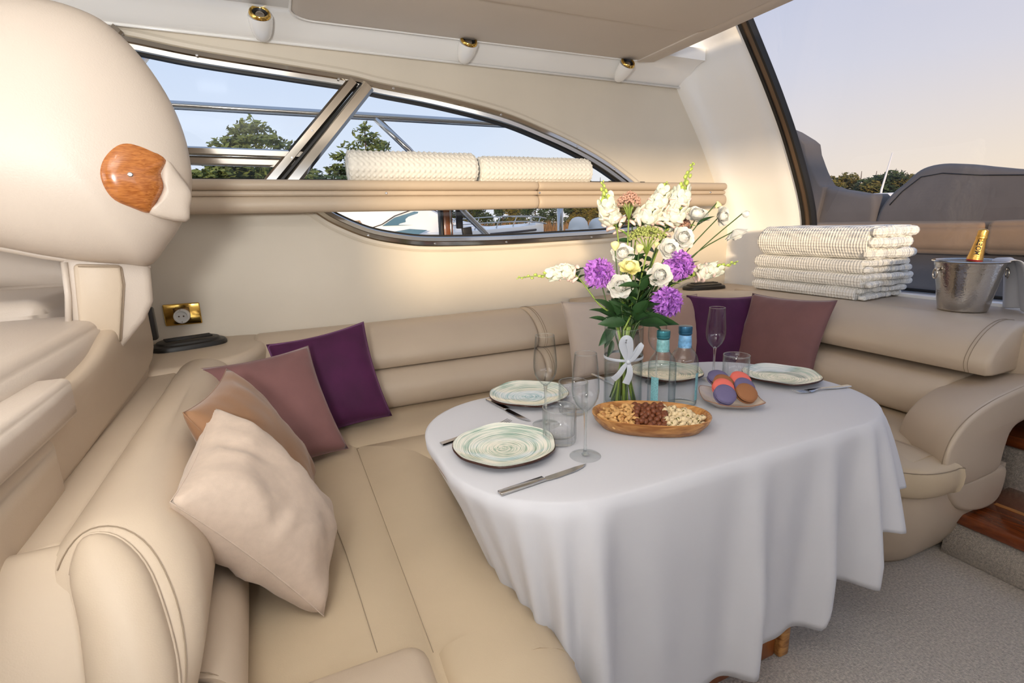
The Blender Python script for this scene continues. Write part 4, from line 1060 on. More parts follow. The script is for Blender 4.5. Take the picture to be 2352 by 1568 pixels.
# ------------------------------------------------------------------ water bottles
lab_t = mat('teal_neck_label', srgb(120, 170, 172), .35, var=(120, .25)); lab_b = mat('blue_neck_label', srgb(110, 160, 200), .35, var=(120, .25))
cap_t = mat('teal_cap', srgb(58, 122, 132), .3, .5); cap_b = mat('blue_cap', srgb(44, 92, 122), .3, .5); bar_m = mat('side_label_print', srgb(120, 172, 178), .4, var=(300, .35))
def bottle(label, x, y, capm, labm, a0, s=1.0):
    t = thing('water_bottle', label, 'bottle', (x, y, T0), 'clear glass water bottles', rz=a0); t.scale = (s, s, s)
    pr = [(0, .004), (.030, .002), (.037, .0), (.0395, .006), (.040, .02), (.040, .120), (.0385, .134), (.034, .147), (.027, .157), (.021, .165), (.0182, .174), (.0172, .19), (.0165, .208), (.0165, .214)]
    obj('body', lathe(pr+[(.0120, .214), (0, .2135)], 40), MT['filled'], t)
    obj('neck_label', lathe([(.0190, .168), (.0186, .172), (.0180, .19), (.0172, .203), (.0168, .2035)], 32), labm, t)
    n = 40; rings = []
    for r, z in ((.0150, .206), (.0182, .2065), (.0190, .209), (.0190, .2125), (.0178, .2135), (.0190, .2145), (.0190, .2255), (.0180, .2285), (.013, .2295), (.001, .2295)):
        rings.append([((r-(.0006 if j % 2 and .212 < z < .227 else 0))*cos(2*pi*j/n), (r-(.0006 if j % 2 and .212 < z < .227 else 0))*sin(2*pi*j/n), z) for j in range(n)])
    obj('cap', loft(rings, True, True, 40), capm, t)
    # side label wrapped round the glass
    rings = [[(.0404*cos(a), .0404*sin(a), z) for a in [radians(-17+34*k/10) for k in range(11)]] for z in (.018, .098)]
    v = [p for r in rings for p in r]; obj('side_label', mk(v, [(k, k+1, 12+k, 11+k) for k in range(10)]), bar_m, t, label='teal printed side label')
bottle('clear water bottle with teal cap, nearer the nut board', .650, -1.398, cap_t, lab_t, radians(200))
bottle('clear water bottle with dark blue cap, behind the teal-capped one', .722, -1.408, cap_b, lab_b, radians(-62), 1.03)
# ------------------------------------------------------------------ vase, ribbon and bouquet
VX, VY = .561, -1.332
vase = thing('glass_vase', 'clear cylindrical glass vase half filled with water', 'vase', (VX, VY, T0))
obj('wall', lathe([(0, .0), (.0545, .0), (.056, .003), (.056, .236), (.0552, .238), (.0540, .236), (.0535, .014), (.050, .012), (0, .012)], 48), MT['glass'], vase)
obj('rim', tube([(.055*cos(a), .055*sin(a), .2375) for a in [2*pi*k/48 for k in range(48)]], .0011, 5, closed=True), MT['stemglass'], vase)
obj('water', lathe([(0, .013), (.0530, .013), (.0532, .128), (.052, .1285), (0, .1275)], 40), MT['vasewater'], vase)
satin = mat('white_satin_ribbon', (.46, .49, .54), .35, sheen=.4, spec=.6)
rb = thing('satin_ribbon', 'white satin ribbon tied in a bow round the glass vase', 'ribbon', (VX, VY, T0+.15))
def vdir(a): return Vector((cos(a), sin(a), 0))
FA = math.atan2(-fh.y, -fh.x)          # side of the vase that faces the camera
def band(path, widths, normal, mt, name, parent, th=.0007):
    P = smoothpath(path, 6); L = len(P); rings = []
    for i, p in enumerate(P):
        t = (P[min(i+1, L-1)]-P[max(i-1, 0)]).normalized(); n = Vector(normal); s = t.cross(n)
        s = s.normalized() if s.length > 1e-4 else Vector((1, 0, 0)); nn = s.cross(t)
        u = i/(L-1)*(len(widths)-1); k = min(int(u), len(widths)-2); w = (widths[k]+(widths[k+1]-widths[k])*(u-k))*.8
        rings.append([p-s*w/2+nn*th, p+nn*(th+w*.06), p+s*w/2+nn*th, p+s*w/2-nn*th, p+nn*(w*.06-th), p-s*w/2-nn*th])
    return obj(name, loft(rings, True, True, 60), mt, parent, True)
obj('band', lathe([(.0565, .146), (.0572, .147), (.0572, .153), (.0565, .154)], 40), satin, rb, False, loc=(0, 0, -.15))
B0 = Vector((VX, VY, 0))+vdir(FA)*.062
def rp(dx, z, d=0): return B0+rh*(dx*.8)+vdir(FA)*(d*.7)+Vector((0, 0, .850+(z-.858)*.8))
band([rp(0, .858), rp(-.010, .880, .004), rp(-.022, .920, .012), rp(-.016, .942, .02), rp(-.004, .938, .022), rp(.004, .90, .012), rp(0, .858, .002)], [.008, .02, .030, .03, .028, .02, .008], vdir(FA), satin, 'bow_loop', rb)
band([rp(0, .858), rp(.014, .878, .006), rp(.030, .905, .014), rp(.040, .922, .02), rp(.034, .905, .022), rp(.016, .872, .012), rp(0, .858, .002)], [.008, .016, .020, .018, .018, .014, .008], vdir(FA), satin, 'bow_loop', rb)
band([rp(0, .858), rp(-.018, .838, .008), rp(-.034, .815, .010), rp(-.052, .795, .002)], [.008, .018, .02, .022], vdir(FA), satin, 'ribbon_tail', rb)
band([rp(0, .858), rp(.004, .838, .006), rp(.004, .812, .007), rp(-.008, .778, .004)], [.008, .018, .024, .026], vdir(FA), satin, 'ribbon_tail', rb)
obj('knot', ico(.0075, 2, lambda c: c), satin, rb, loc=rp(0, .858, .004)-Vector(rb.location))
stem_m = mat('green_stem', srgb(130, 152, 70), .5, var=(30, .2)); dstem_m = mat('dark_green_stem', srgb(62, 86, 44), .5)
leaf_m = mat('dark_leaf', srgb(44, 74, 40), .4, var=(20, .25)); lleaf_m = mat('light_leaf', srgb(110, 146, 62), .5, var=(20, .2))
wp_m = mat('white_petal', (.66, .655, .62), .55, sss=.15); yp_m = mat('cream_yellow_petal', srgb(232, 226, 164), .55, sss=.15); gp_m = mat('green_bud', srgb(172, 192, 92), .5)
cp_m = mat('lilac_petal', srgb(172, 108, 202), .6, var=(60, .15), sss=.1); sn_m = mat('snapdragon_white', (.64, .655, .55), .55, sss=.15); sp_m = mat('snapdragon_blush', srgb(236, 206, 196), .55)
sed_p = mat('sedum_pink', srgb(186, 146, 128), .7, var=(160, .2)); sed_g = mat('sedum_green', srgb(150, 160, 88), .7, var=(160, .25))
def petal_mesh(w, h, cup, curl, ruffle=0, seed=0, nu=6, nv=6, close=.5):
    v = []; f = []; rr = random.Random(seed)
    for i in range(nv+1):
        t = i/nv; W = w*(.28+.72*sin(pi*min(1, .08+.62*t))**.8)*(1 if t < .82 else 1-(t-.82)**2*7)
        for j in range(nu+1):
            u = -1+2*j/nu
            x = u*W/2; y = cup*h*sin(pi*min(1, t*close))*.8 + curl*h*max(0, t-.6)**1.4 - (u*u)*W*.42*(1-.4*t)
            z = h*t*(1-.10*u*u*t)
            if ruffle and t > .4: y += ruffle*(t-.4)*sin(u*9+seed*2.1); z += ruffle*.6*(t-.4)*sin(u*14+seed)
            v.append((x, y, z))
    for i in range(nv):
        for j in range(nu):
            a = i*(nu+1)+j; f.append((a, a+1, a+nu+2, a+nu+1))
    return mk(v, f)
PT_in = petal_mesh(.028, .032, .22, -.35, close=.95); PT_mid = petal_mesh(.036, .034, .34, -.05, .002, 1, close=.75); PT_out = petal_mesh(.044, .036, .40, .6, .0018, 2, close=.6)
CP = [petal_mesh(.040, .037, .12, .5, .014, s, 10, 6) for s in (1, 2, 3)]
for me_ in (PT_in, PT_mid, PT_out): me_.materials.append(wp_m)
for me_ in CP: me_.materials.append(cp_m)
def ycopy(me, mt):
    c = me.copy(); c.materials.clear(); c.materials.append(mt); return c
PTY = [ycopy(x, yp_m) for x in (PT_in, PT_mid, PT_out)]
def stem_path(base, neck, head, bend=0):
    return smoothpath([base, base.lerp(neck, .5), neck, neck.lerp(head, .5)+Vector((0, 0, bend)), head], 5)
rf = random.Random(5)
def vase_base(): 
    a = rf.uniform(0, 6.28); r = rf.uniform(.012, .042); return Vector((VX+r*cos(a), VY+r*sin(a), T0+.016))
def neck_pt(head, base=None):
    d = Vector((head.x-VX, head.y-VY, 0)); l = min(1, d.length/.2)
    d = d.normalized() if d.length > 1e-4 else Vector((0, 0, 0))
    return Vector((VX, VY, 0))+d*(.010+.034*l)+Vector((rf.uniform(-.012, .012), rf.uniform(-.012, .012), TZ+.235))
def opp_base(head):
    d = Vector((head.x-VX, head.y-VY, 0)); d = d.normalized() if d.length > 1e-4 else d
    a = rf.uniform(-.9, .9); d = Matrix.Rotation(a, 3, 'Z') @ d
    return Vector((VX, VY, T0+.016))-d*rf.uniform(.012, .040)
GF = 'cut flowers in the glass vase'
def flower_root(name, label, head, r=.0026, mt=None, bend=0, path=None, leafy=3):
    b = opp_base(head); t = thing(name, label, 'flower', b, GF)
    P = path or stem_path(b, neck_pt(head), head, bend)
    obj('stem', tube(P, [r*1.25]*(len(P)//2)+[r*.85]*(len(P)-len(P)//2), 7), mt or stem_m, t, True)
    t['_p'] = 1
    if leafy:
        for k in range(leafy):
            i = int(len(P)*rf.uniform(.5, .88)); a = rf.uniform(0, 6.28)
            leaf(t, P[i], Vector((cos(a), sin(a), rf.uniform(.3, 1.2))), LF_mid if k % 2 else LF_small, rf.uniform(.7, 1.15), rf.uniform(-.6, .6))
    del t['_p']
    return t, P
def leaf_mesh(L, W, droop=.25, fold=.2):
    v = []; f = []; nv, nu = 8, 4
    for i in range(nv+1):
        t = i/nv; w = W*sin(pi*t**.8)**.9+.0004
        for j in range(nu+1):
            u = -1+2*j/nu; v.append((u*w/2, L*t, -droop*L*t*t+abs(u)*w*fold))
    for i in range(nv):
        for j in range(nu): a = i*(nu+1)+j; f.append((a, a+1, a+nu+2, a+nu+1))
    return mk(v, f)
LF_big = leaf_mesh(.105, .044, .25, .12); LF_mid = leaf_mesh(.065, .022); LF_small = leaf_mesh(.032, .009)
for a, b in ((LF_big, leaf_m), (LF_mid, leaf_m), (LF_small, lleaf_m)): a.materials.append(b)
def leaf(parent, p, d, me, s=1, roll=0, name='leaf'):
    d = Vector(d).normalized(); up = Vector((0, 0, 1)); x = d.cross(up); x = x.normalized() if x.length > .05 else Vector((1, 0, 0)); z = x.cross(d)
    M = Matrix.Identity(4)
    for i in range(3): M[i][0] = x[i]; M[i][1] = d[i]; M[i][2] = z[i]
    o = obj(name, me, None, parent); o.matrix_local = Matrix.Translation(Vector(p)-Vector(parent.location)) @ M @ Matrix.Rotation(roll, 4, 'Y') @ Matrix.Scale(s, 4)
    return o
def bloom_frame(axis):
    return Vector((0, 0, 1)).rotation_difference(Vector(axis).normalized()).to_matrix().to_4x4()
def rose(label, head, axis, s=1.0, yellow=False, bud=False, bend=0, dark=True):
    head = Vector(head); t, P = flower_root('lisianthus' if not bud else 'lisianthus_bud', label, head, .0020, dstem_m, bend)
    A = bloom_frame(axis)
    bl = bpy.data.objects.new('bloom', lathe([(0, -.004), (.004, -.003), (.008, .004), (.0105, .012), (.0105, .020), (.008, .027), (.0035, .0305), (0, .030)], 12)); col.objects.link(bl); bl.data.materials.append(yp_m if yellow else wp_m)
    bl.parent = t; bl.matrix_local = Matrix.Translation(head-Vector(t.location)) @ A @ Matrix.Scale(s*.84, 4)
    S = PTY if yellow else (PT_in, PT_mid, PT_out)
    rows = [(0, 3, .003, -.34, .98), (0, 4, .0055, -.24, 1.0), (1, 4, .007, -.14, 1.0), (1, 5, .0085, .08, 1.0), (2, 5, .0085, .42, 1.0), (2, 6, .009, .70, .98)]
    if bud: rows = [(0, 3, .003, 0, .85), (0, 4, .005, .06, .95), (1, 4, .006, .12, .85)]
    ph = rf.uniform(0, 6)
    for ri, (k, n, r, tilt, sc_) in enumerate(rows):
        for j in range(n):
            a = ph+ri*.7+2*pi*j/n+rf.uniform(-.12, .12)
            o = obj('petal', S[k], None, bl)
            o.matrix_local = Matrix.Rotation(a, 4, 'Z') @ Matrix.Translation((0, r, .002+ri*-.001)) @ Matrix.Rotation(-(tilt+rf.uniform(-.08, .08)), 4, 'X') @ Matrix.Scale(sc_, 4)
    for j in range(4):
        o = obj('sepal', LF_small, None, bl); a = 2*pi*j/4; o.matrix_local = Matrix.Rotation(a, 4, 'Z') @ Matrix.Rotation(radians(50), 4, 'X') @ Matrix.Scale(.6, 4)
    return t
def toward(head, k=.55, up=.35, side=0): return (-fh*k+Vector((0, 0, up))+rh*side)
def FW(x, y, z, d=0): return Vector((x, y, z))-fh*d
rose('wide open white lisianthus right of the tall snapdragon', FW(.823, -1.319, 1.238), toward(0, .5, .85, .1), 1.08)
rose('white lisianthus just below the wide open one', FW(.771, -1.31, 1.180, .02), toward(0, .9, .4, .15), 1.0)
rose('white lisianthus between the two upper lilac carnations', FW(.691, -1.3, 1.078, .045), toward(0, 1, .3), 1.05)
rose('white lisianthus right below the leftmost lilac carnation', FW(.585, -1.26, 1.050, .04), toward(0, 1, .25, -.1), 1.05)
rose('white lisianthus under the pale yellow buds', FW(.61, -1.25, 1.135, .0), toward(0, .8, .6, -.1), 1.0)
rose('white lisianthus above the aft lilac carnation', FW(.725, -1.298, 1.150, .035), toward(0, .9, .4, .1), .95)
rose('white lisianthus on a long arching stem, upper of the aft pair', FW(.888, -1.347, 1.242), Vector((.1, -.15, -.55))+toward(0, .4, .6, .2), .88, bend=.03)
rose('drooping white lisianthus at the aft tip of the bouquet', FW(.925, -1.375, 1.200), Vector((.3, -.2, -.75)), .95, bend=.05)
rose('small drooping white bud farthest aft in the bouquet', FW(.952, -1.375, 1.250), Vector((.8, -.35, -.25)), .75, bud=True, bend=.03)
rose('small green-white bud arching above the aft lisianthus pair', FW(.885, -1.34, 1.285), Vector((.25, -.1, -1)), .7, True, True, bend=.04)
rose('pale yellow bud beside the left sedum head', FW(.59, -1.234, 1.155, .02), (0, 0, 1), .95, True, True)
rose('pale yellow bud in front of the green sedum head', FW(.651, -1.264, 1.148, .03), (.1, -.1, 1), .85, True, True)
rose('half open pale yellow lisianthus above the white one', FW(.616, -1.261, 1.098, .04), toward(0, .6, .8), .92, True)
rose('slim green bud right of the green sedum head', FW(.700, -1.28, 1.160, .03), (.25, 0, 1), .6, True, True)
def carnation(label, head, axis, s=1.0):
    head = Vector(head); t, P = flower_root('carnation', label, head-Vector(axis).normalized()*.02, .0022, dstem_m)
    A = bloom_frame(axis)
    bl = bpy.data.objects.new('bloom', lathe([(0, -.022), (.005, -.020), (.008, -.010), (.010, .0), (.0, .004)], 12)); col.objects.link(bl); bl.data.materials.append(stem_m)
    bl.parent = t; bl.matrix_local = Matrix.Translation(head-Vector(t.location)) @ A @ Matrix.Scale(s, 4)
    k = 0
    for th, n in ((.10, 3), (.36, 5), (.66, 6), (.98, 7), (1.30, 8), (1.60, 8)):
        for j in range(n):
            a = 2*pi*j/n+th*5+rf.uniform(-.2, .2); k += 1
            o = obj('petal', CP[k % 3], None, bl)
            o.matrix_local = Matrix.Rotation(a, 4, 'Z') @ Matrix.Rotation(-(th+rf.uniform(-.12, .12)), 4, 'X') @ Matrix.Rotation(rf.uniform(-.5, .5), 4, 'Z') @ Matrix.Scale(rf.uniform(.95, 1.15), 4)
carnation('ruffled lilac carnation farthest towards the helm', FW(.536, -1.228, 1.090, .03), toward(0, 1, .25, -.15), 1.08)
carnation('ruffled lilac carnation farthest aft, above the lowest one', FW(.750, -1.32, 1.107, .03), toward(0, 1, .35, .2), 1.08)
carnation('ruffled lilac carnation lowest in the bouquet', FW(.702, -1.324, 1.006, .05), toward(0, 1, .1, .15), 1.08)
# snapdragon spikes
def floret():
    a = ico(.0085, 2, lambda c: Vector((c.x*1.15, c.y*.75+.010, c.z*.95+.006)))
    b = ico(.0075, 2, lambda c: Vector((c.x*.95-.006, c.y*.28+.011+abs(c.z)*.3, c.z*1.2+.013)))
    c_ = ico(.0075, 2, lambda c: Vector((c.x*.95+.006, c.y*.28+.011+abs(c.z)*.3, c.z*1.2+.013)))
    d = ico(.0075, 2, lambda c: Vector((c.x*1.35, c.y*.6+.016+abs(c.x)*-.3, c.z*.4-.003-abs(c.x)*.35)))
    st = tube([(0, 0, 0), (0, .008, .003)], [.002, .005], 6)
    return joinm([(a, sn_m), (b, sn_m), (c_, sn_m), (d, sp_m), (st, gp_m)])
FLO = floret(); SBUD = ico(.0045, 1, lambda c: Vector((c.x*.8, c.y*.8+.005, c.z*1.3+.003))); SBUD.materials.append(gp_m)
def snap(label, path, n, s0=1.0, bare=0.0, ngreen=.35):
    P = smoothpath(path, 8); t = thing('snapdragon', label, 'flower', P[0], GF)
    obj('stem', tube(P, [.0032-.0018*i/(len(P)-1) for i in range(len(P))], 7), stem_m, t, True)
    L = len(P)
    for k in range(6):
        i = int(L*(.42+(bare-.40)*k/5)); a = k*2.4
        leaf(t, P[min(i, L-1)], Vector((cos(a), sin(a), .6)), LF_mid, .75, rf.uniform(-.6, .6))
    for k in range(n):
        u = bare+(1-bare)*k/(n-1); i = min(int(u*(L-1)), L-2); p = P[i].lerp(P[i+1], u*(L-1)-i); tg = (P[i+1]-P[i]).normalized()
        a = k*2.4; side = tg.orthogonal().normalized(); o2 = tg.cross(side); d = side*cos(a)+o2*sin(a)
        x = d.cross(tg).normalized(); M = Matrix.Identity(4)
        for q in range(3): M[q][0] = x[q]; M[q][1] = d[q]; M[q][2] = tg[q]
        fr = (u-bare)/(1-bare); grn = fr > 1-ngreen
        sc_ = s0*1.55*(1.15-.35*fr if not grn else (1.25-1.1*(fr-(1-ngreen))/ngreen*.75))
        o = obj('floret' if not grn else 'bud', FLO if not grn else SBUD, None, t); o.matrix_local = Matrix.Translation(p-Vector(t.location)) @ M @ Matrix.Scale(sc_, 4)
    return t
def vb(h): return opp_base(Vector(h))
def spike(label, pts, n, **k):
    pts = [Vector(p) for p in pts]; b = vb(pts[-1]); nk = neck_pt(pts[0])
    # bare fraction of the stem below the flowers
    full = [b, nk]+pts; tot = sum((full[i+1]-full[i]).length for i in range(len(full)-1)); low = sum((full[i+1]-full[i]).length for i in range(2))
    return snap(label, full, n, bare=k.pop('bare', (2+.15)/(len(full)-1)), **k)
spike('tallest white snapdragon with a green tip', [FW(.735, -1.29, 1.19, -.02), FW(.775, -1.29, 1.26), FW(.80, -1.285, 1.33), FW(.836, -1.283, 1.40)], 30, ngreen=.45, s0=1.12)
spike('full white snapdragon beside the tallest one', [FW(.67, -1.25, 1.20, -.03), FW(.70, -1.26, 1.25, -.02), FW(.735, -1.27, 1.30, -.02), FW(.76, -1.27, 1.345, -.03)], 26, ngreen=.25, s0=1.1)
spike('white snapdragon standing upright on the helm side', [FW(.62, -1.22, 1.20, -.03), FW(.605, -1.20, 1.25, -.02), FW(.59, -1.19, 1.30), FW(.580, -1.184, 1.352)], 24, ngreen=.4, s0=1.08)
spike('blush snapdragon bent sideways far towards the helm', [FW(.53, -1.24, 1.00), FW(.49, -1.20, 1.072), FW(.455, -1.19, 1.092), FW(.40, -1.165, 1.086), FW(.316, -1.135, 1.080)], 24, ngreen=.48, bare=.58, s0=.85)
spike('blush snapdragon leaning sideways towards the towel stack', [FW(.69, -1.34, 1.03), FW(.79, -1.35, 1.070), FW(.85, -1.37, 1.088), FW(.92, -1.395, 1.108)], 20, ngreen=.48, bare=.62, s0=.9)
def sedum(label, head, R, mt, seed):
    head = Vector(head); t, P = flower_root('sedum', label, head-Vector((0, 0, .05)), .0030, stem_m)
    rr = random.Random(seed); bm = bmesh.new(); br = []
    for k in range(330):
        a = rr.uniform(0, 6.28); r = R*sqrt(rr.random()); z = .026*(1-(r/R)**2)+rr.uniform(-.010, .006)
        M = Matrix.Translation((r*cos(a), r*sin(a), z)) @ Matrix.Scale(rr.uniform(.0024, .0040), 4)
        bmesh.ops.create_icosphere(bm, subdivisions=1, radius=1, matrix=M)
    me = bpy.data.meshes.new('cluster'); bm.to_mesh(me); bm.free(); me.polygons.foreach_set('use_smooth', [True]*len(me.polygons))
    o = obj('flower_cluster', me, mt, t, loc=head-Vector(t.location)); o['kind'] = 'stuff'
    for k in range(9):
        a = 2*pi*k/9; r = R*.7*(.5+.5*(k % 2)); obj('branch', tube([head-Vector((0, 0, .052)), head+Vector((r*.5*cos(a), r*.5*sin(a), -.022)), head+Vector((r*cos(a), r*sin(a), -.002))], [.0022, .0018, .0012], 6), stem_m, t, True)
sedum('dusty pink sedum head between the snapdragons', FW(.648, -1.226, 1.292, .0), .034, sed_p, 1)
sedum('wide green-pink sedum head in the middle of the bouquet', FW(.677, -1.266, 1.190, .03), .054, sed_g, 2)
sedum('brownish pink sedum head behind the white lisianthus', FW(.80, -1.30, 1.215, -.05), .035, sed_p, 3)
# leafy greens around the neck of the vase
def sprig(label, head, n, big=0, s=1.0, mt=None, seed=0):
    head = Vector(head); t, P = flower_root('leafy_sprig', label, head, .0024, mt or dstem_m); rr = random.Random(seed)
    t['category'] = 'foliage'; L = len(P)
    for k in range(n):
        i = int(L*(.52+.46*k/max(1, n-1))); i = min(i, L-1); a = k*2.3+rr.random()
        d = Vector((cos(a)*.7, sin(a)*.7, rr.uniform(.1, 1.1)))
        leaf(t, P[i], d, LF_big if k < big else LF_mid, s*rr.uniform(.8, 1.2), -rr.uniform(.2, 1.1))
    return t
sprig('dark leafy sprig in the middle of the bouquet', FW(.66, -1.29, 1.07, 0), 8, 0, 1, seed=1)
sprig('dark leafy sprig behind the lowest carnation', FW(.72, -1.29, 1.05, -.03), 8, 0, 1, seed=2)
sprig('dark leafy sprig beside the leftmost carnation', FW(.59, -1.26, 1.02, -.03), 7, 0, .9, seed=3)
sprig('light green sprig high among the snapdragons', FW(.66, -1.24, 1.22, -.03), 9, 0, .8, seed=4)
sprig('light green sprig behind the upper carnations', FW(.73, -1.28, 1.15, -.05), 9, 0, .9, seed=5)
sprig('dense dark sprig low in the front of the bouquet', FW(.625, -1.31, 1.06, .03), 14, 3, .9, seed=6)
sprig('dense dark sprig low behind the ribbon', FW(.60, -1.30, 1.03, .0), 13, 2, .9, seed=7)
sprig('dense dark sprig between the lower carnation and lisianthus', FW(.68, -1.30, 1.07, .0), 14, 3, .9, seed=8)
sprig('dense dark sprig under the green sedum', FW(.66, -1.27, 1.13, -.01), 13, 2, .85, seed=9)
bigl = thing('broad_leaves', 'broad dark leaves spreading over the rim of the vase', 'foliage', (VX, VY, T0+.02), GF)
obj('stem', tube([(VX-.02, VY-.01, T0+.02), (VX, VY, .93), (VX+.02, VY-.005, .97)], .003, 7), stem_m, bigl, True)
for px, dd, s in (((.58, -1.31, .955), rh*.9-fh*.4+Vector((0, 0, .06)), 1.15), ((.60, -1.33, .95), rh*1.0-fh*.6+Vector((0, 0, .22)), 1.2), ((.56, -1.30, .96), -rh*.45-fh*.5+Vector((0, 0, .65)), 1.0), ((.57, -1.33, .95), -rh*1.0-fh*.3+Vector((0, 0, .12)), .75), ((.545, -1.31, .94), -rh*.7-fh*.6+Vector((0, 0, -.7)), .7), ((.60, -1.33, .97), fh*.1+rh*.35+Vector((0, 0, .9)), .95), ((.63, -1.32, .96), rh*.7+Vector((0, 0, .5)), .9)):
    leaf(bigl, px, dd, LF_big, s*1.05, -rf.uniform(.7, 1.15))
for px, dd, s in (((.535, -1.315, .93), -rh*.6-fh*.5+Vector((0, 0, -1)), .8), ((.53, -1.32, .90), -rh*.3-fh*.5+Vector((0, 0, -1)), .7), ((.545, -1.345, .91), -fh*.5+rh*.1+Vector((0, 0, -1)), .7), ((.53, -1.30, .95), -rh-fh*.2+Vector((0, 0, .5)), .8), ((.62, -1.345, .955), rh*.9-fh*.3+Vector((0, 0, -.35)), .8)):
    leaf(bigl, px, dd, LF_mid, s*1.15, -rf.uniform(.5, 1.0))
for k in range(7):
    a = rf.uniform(0, 6.28); b = Vector((VX+.035*cos(a), VY+.035*sin(a), T0+.015)); e = Vector((VX-.02*cos(a), VY-.02*sin(a), .94))
    obj('stem', tube([b, b.lerp(e, .5), e], [.0045, .0042, .0038], 8), stem_m, bigl, True)
# ------------------------------------------------------------------ towels
def rolled_towel(label, x0, x1, y, z, R, seed, squash=.9):
    t = thing('rolled_towel', label, 'towel', ((x0+x1)/2, y, z), 'rolled waffle towels on the window rail')
    nx, na = 130, 96; rr = random.Random(seed); v = []; L = x1-x0
    for i in range(nx+1):
        u = i/nx; e = min(u, 1-u)*L; rs = 1 if e > .02 else (1-(1-e/.02)**2*.18)
        for j in range(na):
            a = 2*pi*j/na
            nb_ = 17
            bump = .0062*max(0, sin(u*L*2*pi/.026))**.7*max(0, sin(a*nb_/1+.5))**.7+.002*sin(u*L*2*pi/.026)*sin(a*nb_)
            wob = .004*noise.noise(Vector((u*5+seed, cos(a)*1.5, sin(a)*1.5)))
            r = R*rs+bump+wob
            zz = sin(a)*r*squash; yy = cos(a)*r
            if zz < -R*.78: zz = -R*.78+(zz+R*.78)*.2
            v.append((-L/2+u*L, yy, zz+R*.80))
    f = []
    for i in range(nx):
        for j in range(na): k = (j+1) % na; f.append((i*na+j, i*na+k, (i+1)*na+k, (i+1)*na+j))
    obj('roll', recalc(mk(v, f)), MT['towel'], t)
    for sgn in (-1, 1):
        P = []
        for k in range(90):
            a = k*.19; r = R*(.94-.86*k/90)
            P.append((sgn*(L/2-.006), cos(a)*r, sin(a)*r*squash+R*.80))
        obj('roll_end', loft([[(sgn*(L/2-.008+dx), cos(2*pi*j/40)*R*s, sin(2*pi*j/40)*R*s*squash+R*.8) for j in range(40)] for s, dx in ((.97, 0), (.9, .004), (.01, .0))], True, True), MT['towel'], t)
        obj('spiral_edge', tube(P, .0042, 6), MT['towel'], t)
rolled_towel('rolled white waffle towel nearer the slanted window bars', .012, .640, .072, 1.448, .083, 1)
rolled_towel('rolled white waffle towel nearer the bouquet', .660, 1.322, .072, 1.448, .077, 2)
def folded_towel(label, z0, h, x0, x1, y0, y1, layers, seed):
    t = thing('folded_towel', label, 'towel', ((x0+x1)/2, (y0+y1)/2, z0), 'folded waffle towels stacked on the aft shelf')
    rr = random.Random(seed); r = min(h*.5, .05)
    # body with one big rounded fold towards the room
    sec = []
    for q in range(13):
        a = pi/2+pi*q/12; sec.append((x0+h*.38+h*.38*cos(a), z0+h*.5+h*.5*sin(a)))
    for k in range(1, 8): sec.append((x0+h*.38+(x1-.015-x0-h*.38)*k/8, z0))
    sec += [(x1-.015, z0), (x1, z0+h*.3), (x1, z0+h*.7), (x1-.015, z0+h)]
    for k in range(7, 0, -1): sec.append((x0+h*.38+(x1-.015-x0-h*.38)*k/8, z0+h))
    rings = []; Ny = 110; zm = z0+h*.5
    ya, yb = y0+.035, y1
    for i in range(Ny+1):
        u = i/Ny; y = ya+(yb-ya)*u; e = (yb-y); s = 1 if e > .02 else 1-(1-e/.02)**2*.3
        ring = []
        for (x, z) in sec:
            w_ = .006*noise.noise(Vector((x*6, y*6, z*22+seed)))+.0022*sin(y*2*pi/.017)*sin(z*2*pi/.017+x*2*pi/.017)
            ring.append((x-w_, y, zm+(z-zm)*s+w_*.6*(1 if z > zm else .15)))
        rings.append(ring)
    obj('body', loft(rings, True, True, 70), MT['waffle'], t, True)
    # crumpled fold ends on the aft inboard side
    n = layers; zz = z0
    for k in range(n):
        lh = h/n; zc = z0+lh*(k+.5); P = []; R = []
        m = 26
        for i in range(m):
            u = i/(m-1); x = x0+.012+(x1-x0-.03)*u
            P.append((x, y0+.030-.016*rr.random()*(1 if 0 < i < m-1 else .2)-.014*sin(u*5+k*2+seed), zc+.006*noise.noise(Vector((u*4, k, seed)))))
            R.append(lh*.56*(.55 if i in (0, m-1) else .85+.25*noise.noise(Vector((u*6, k*3, seed)))))
        obj('fold', tube(smoothpath(P, 2), [R[min(i//2, m-1)] for i in range(2*(m-1)+1)], 12), MT['waffle'], t, True)
ZT = .820
folded_towel('folded white waffle towel at the bottom of the stack', ZT, .060, 2.235, 2.62, -.965, -.325, 2, 1)
folded_towel('folded white waffle towel second from the bottom of the stack', ZT+.062, .066, 2.240, 2.63, -.985, -.315, 2, 2)
folded_towel('folded white waffle towel second from the top of the stack', ZT+.130, .068, 2.245, 2.62, -.975, -.318, 2, 3)
folded_towel('thick folded white waffle towel on top of the stack', ZT+.200, .158, 2.25, 2.61, -.985, -.330, 3, 4)
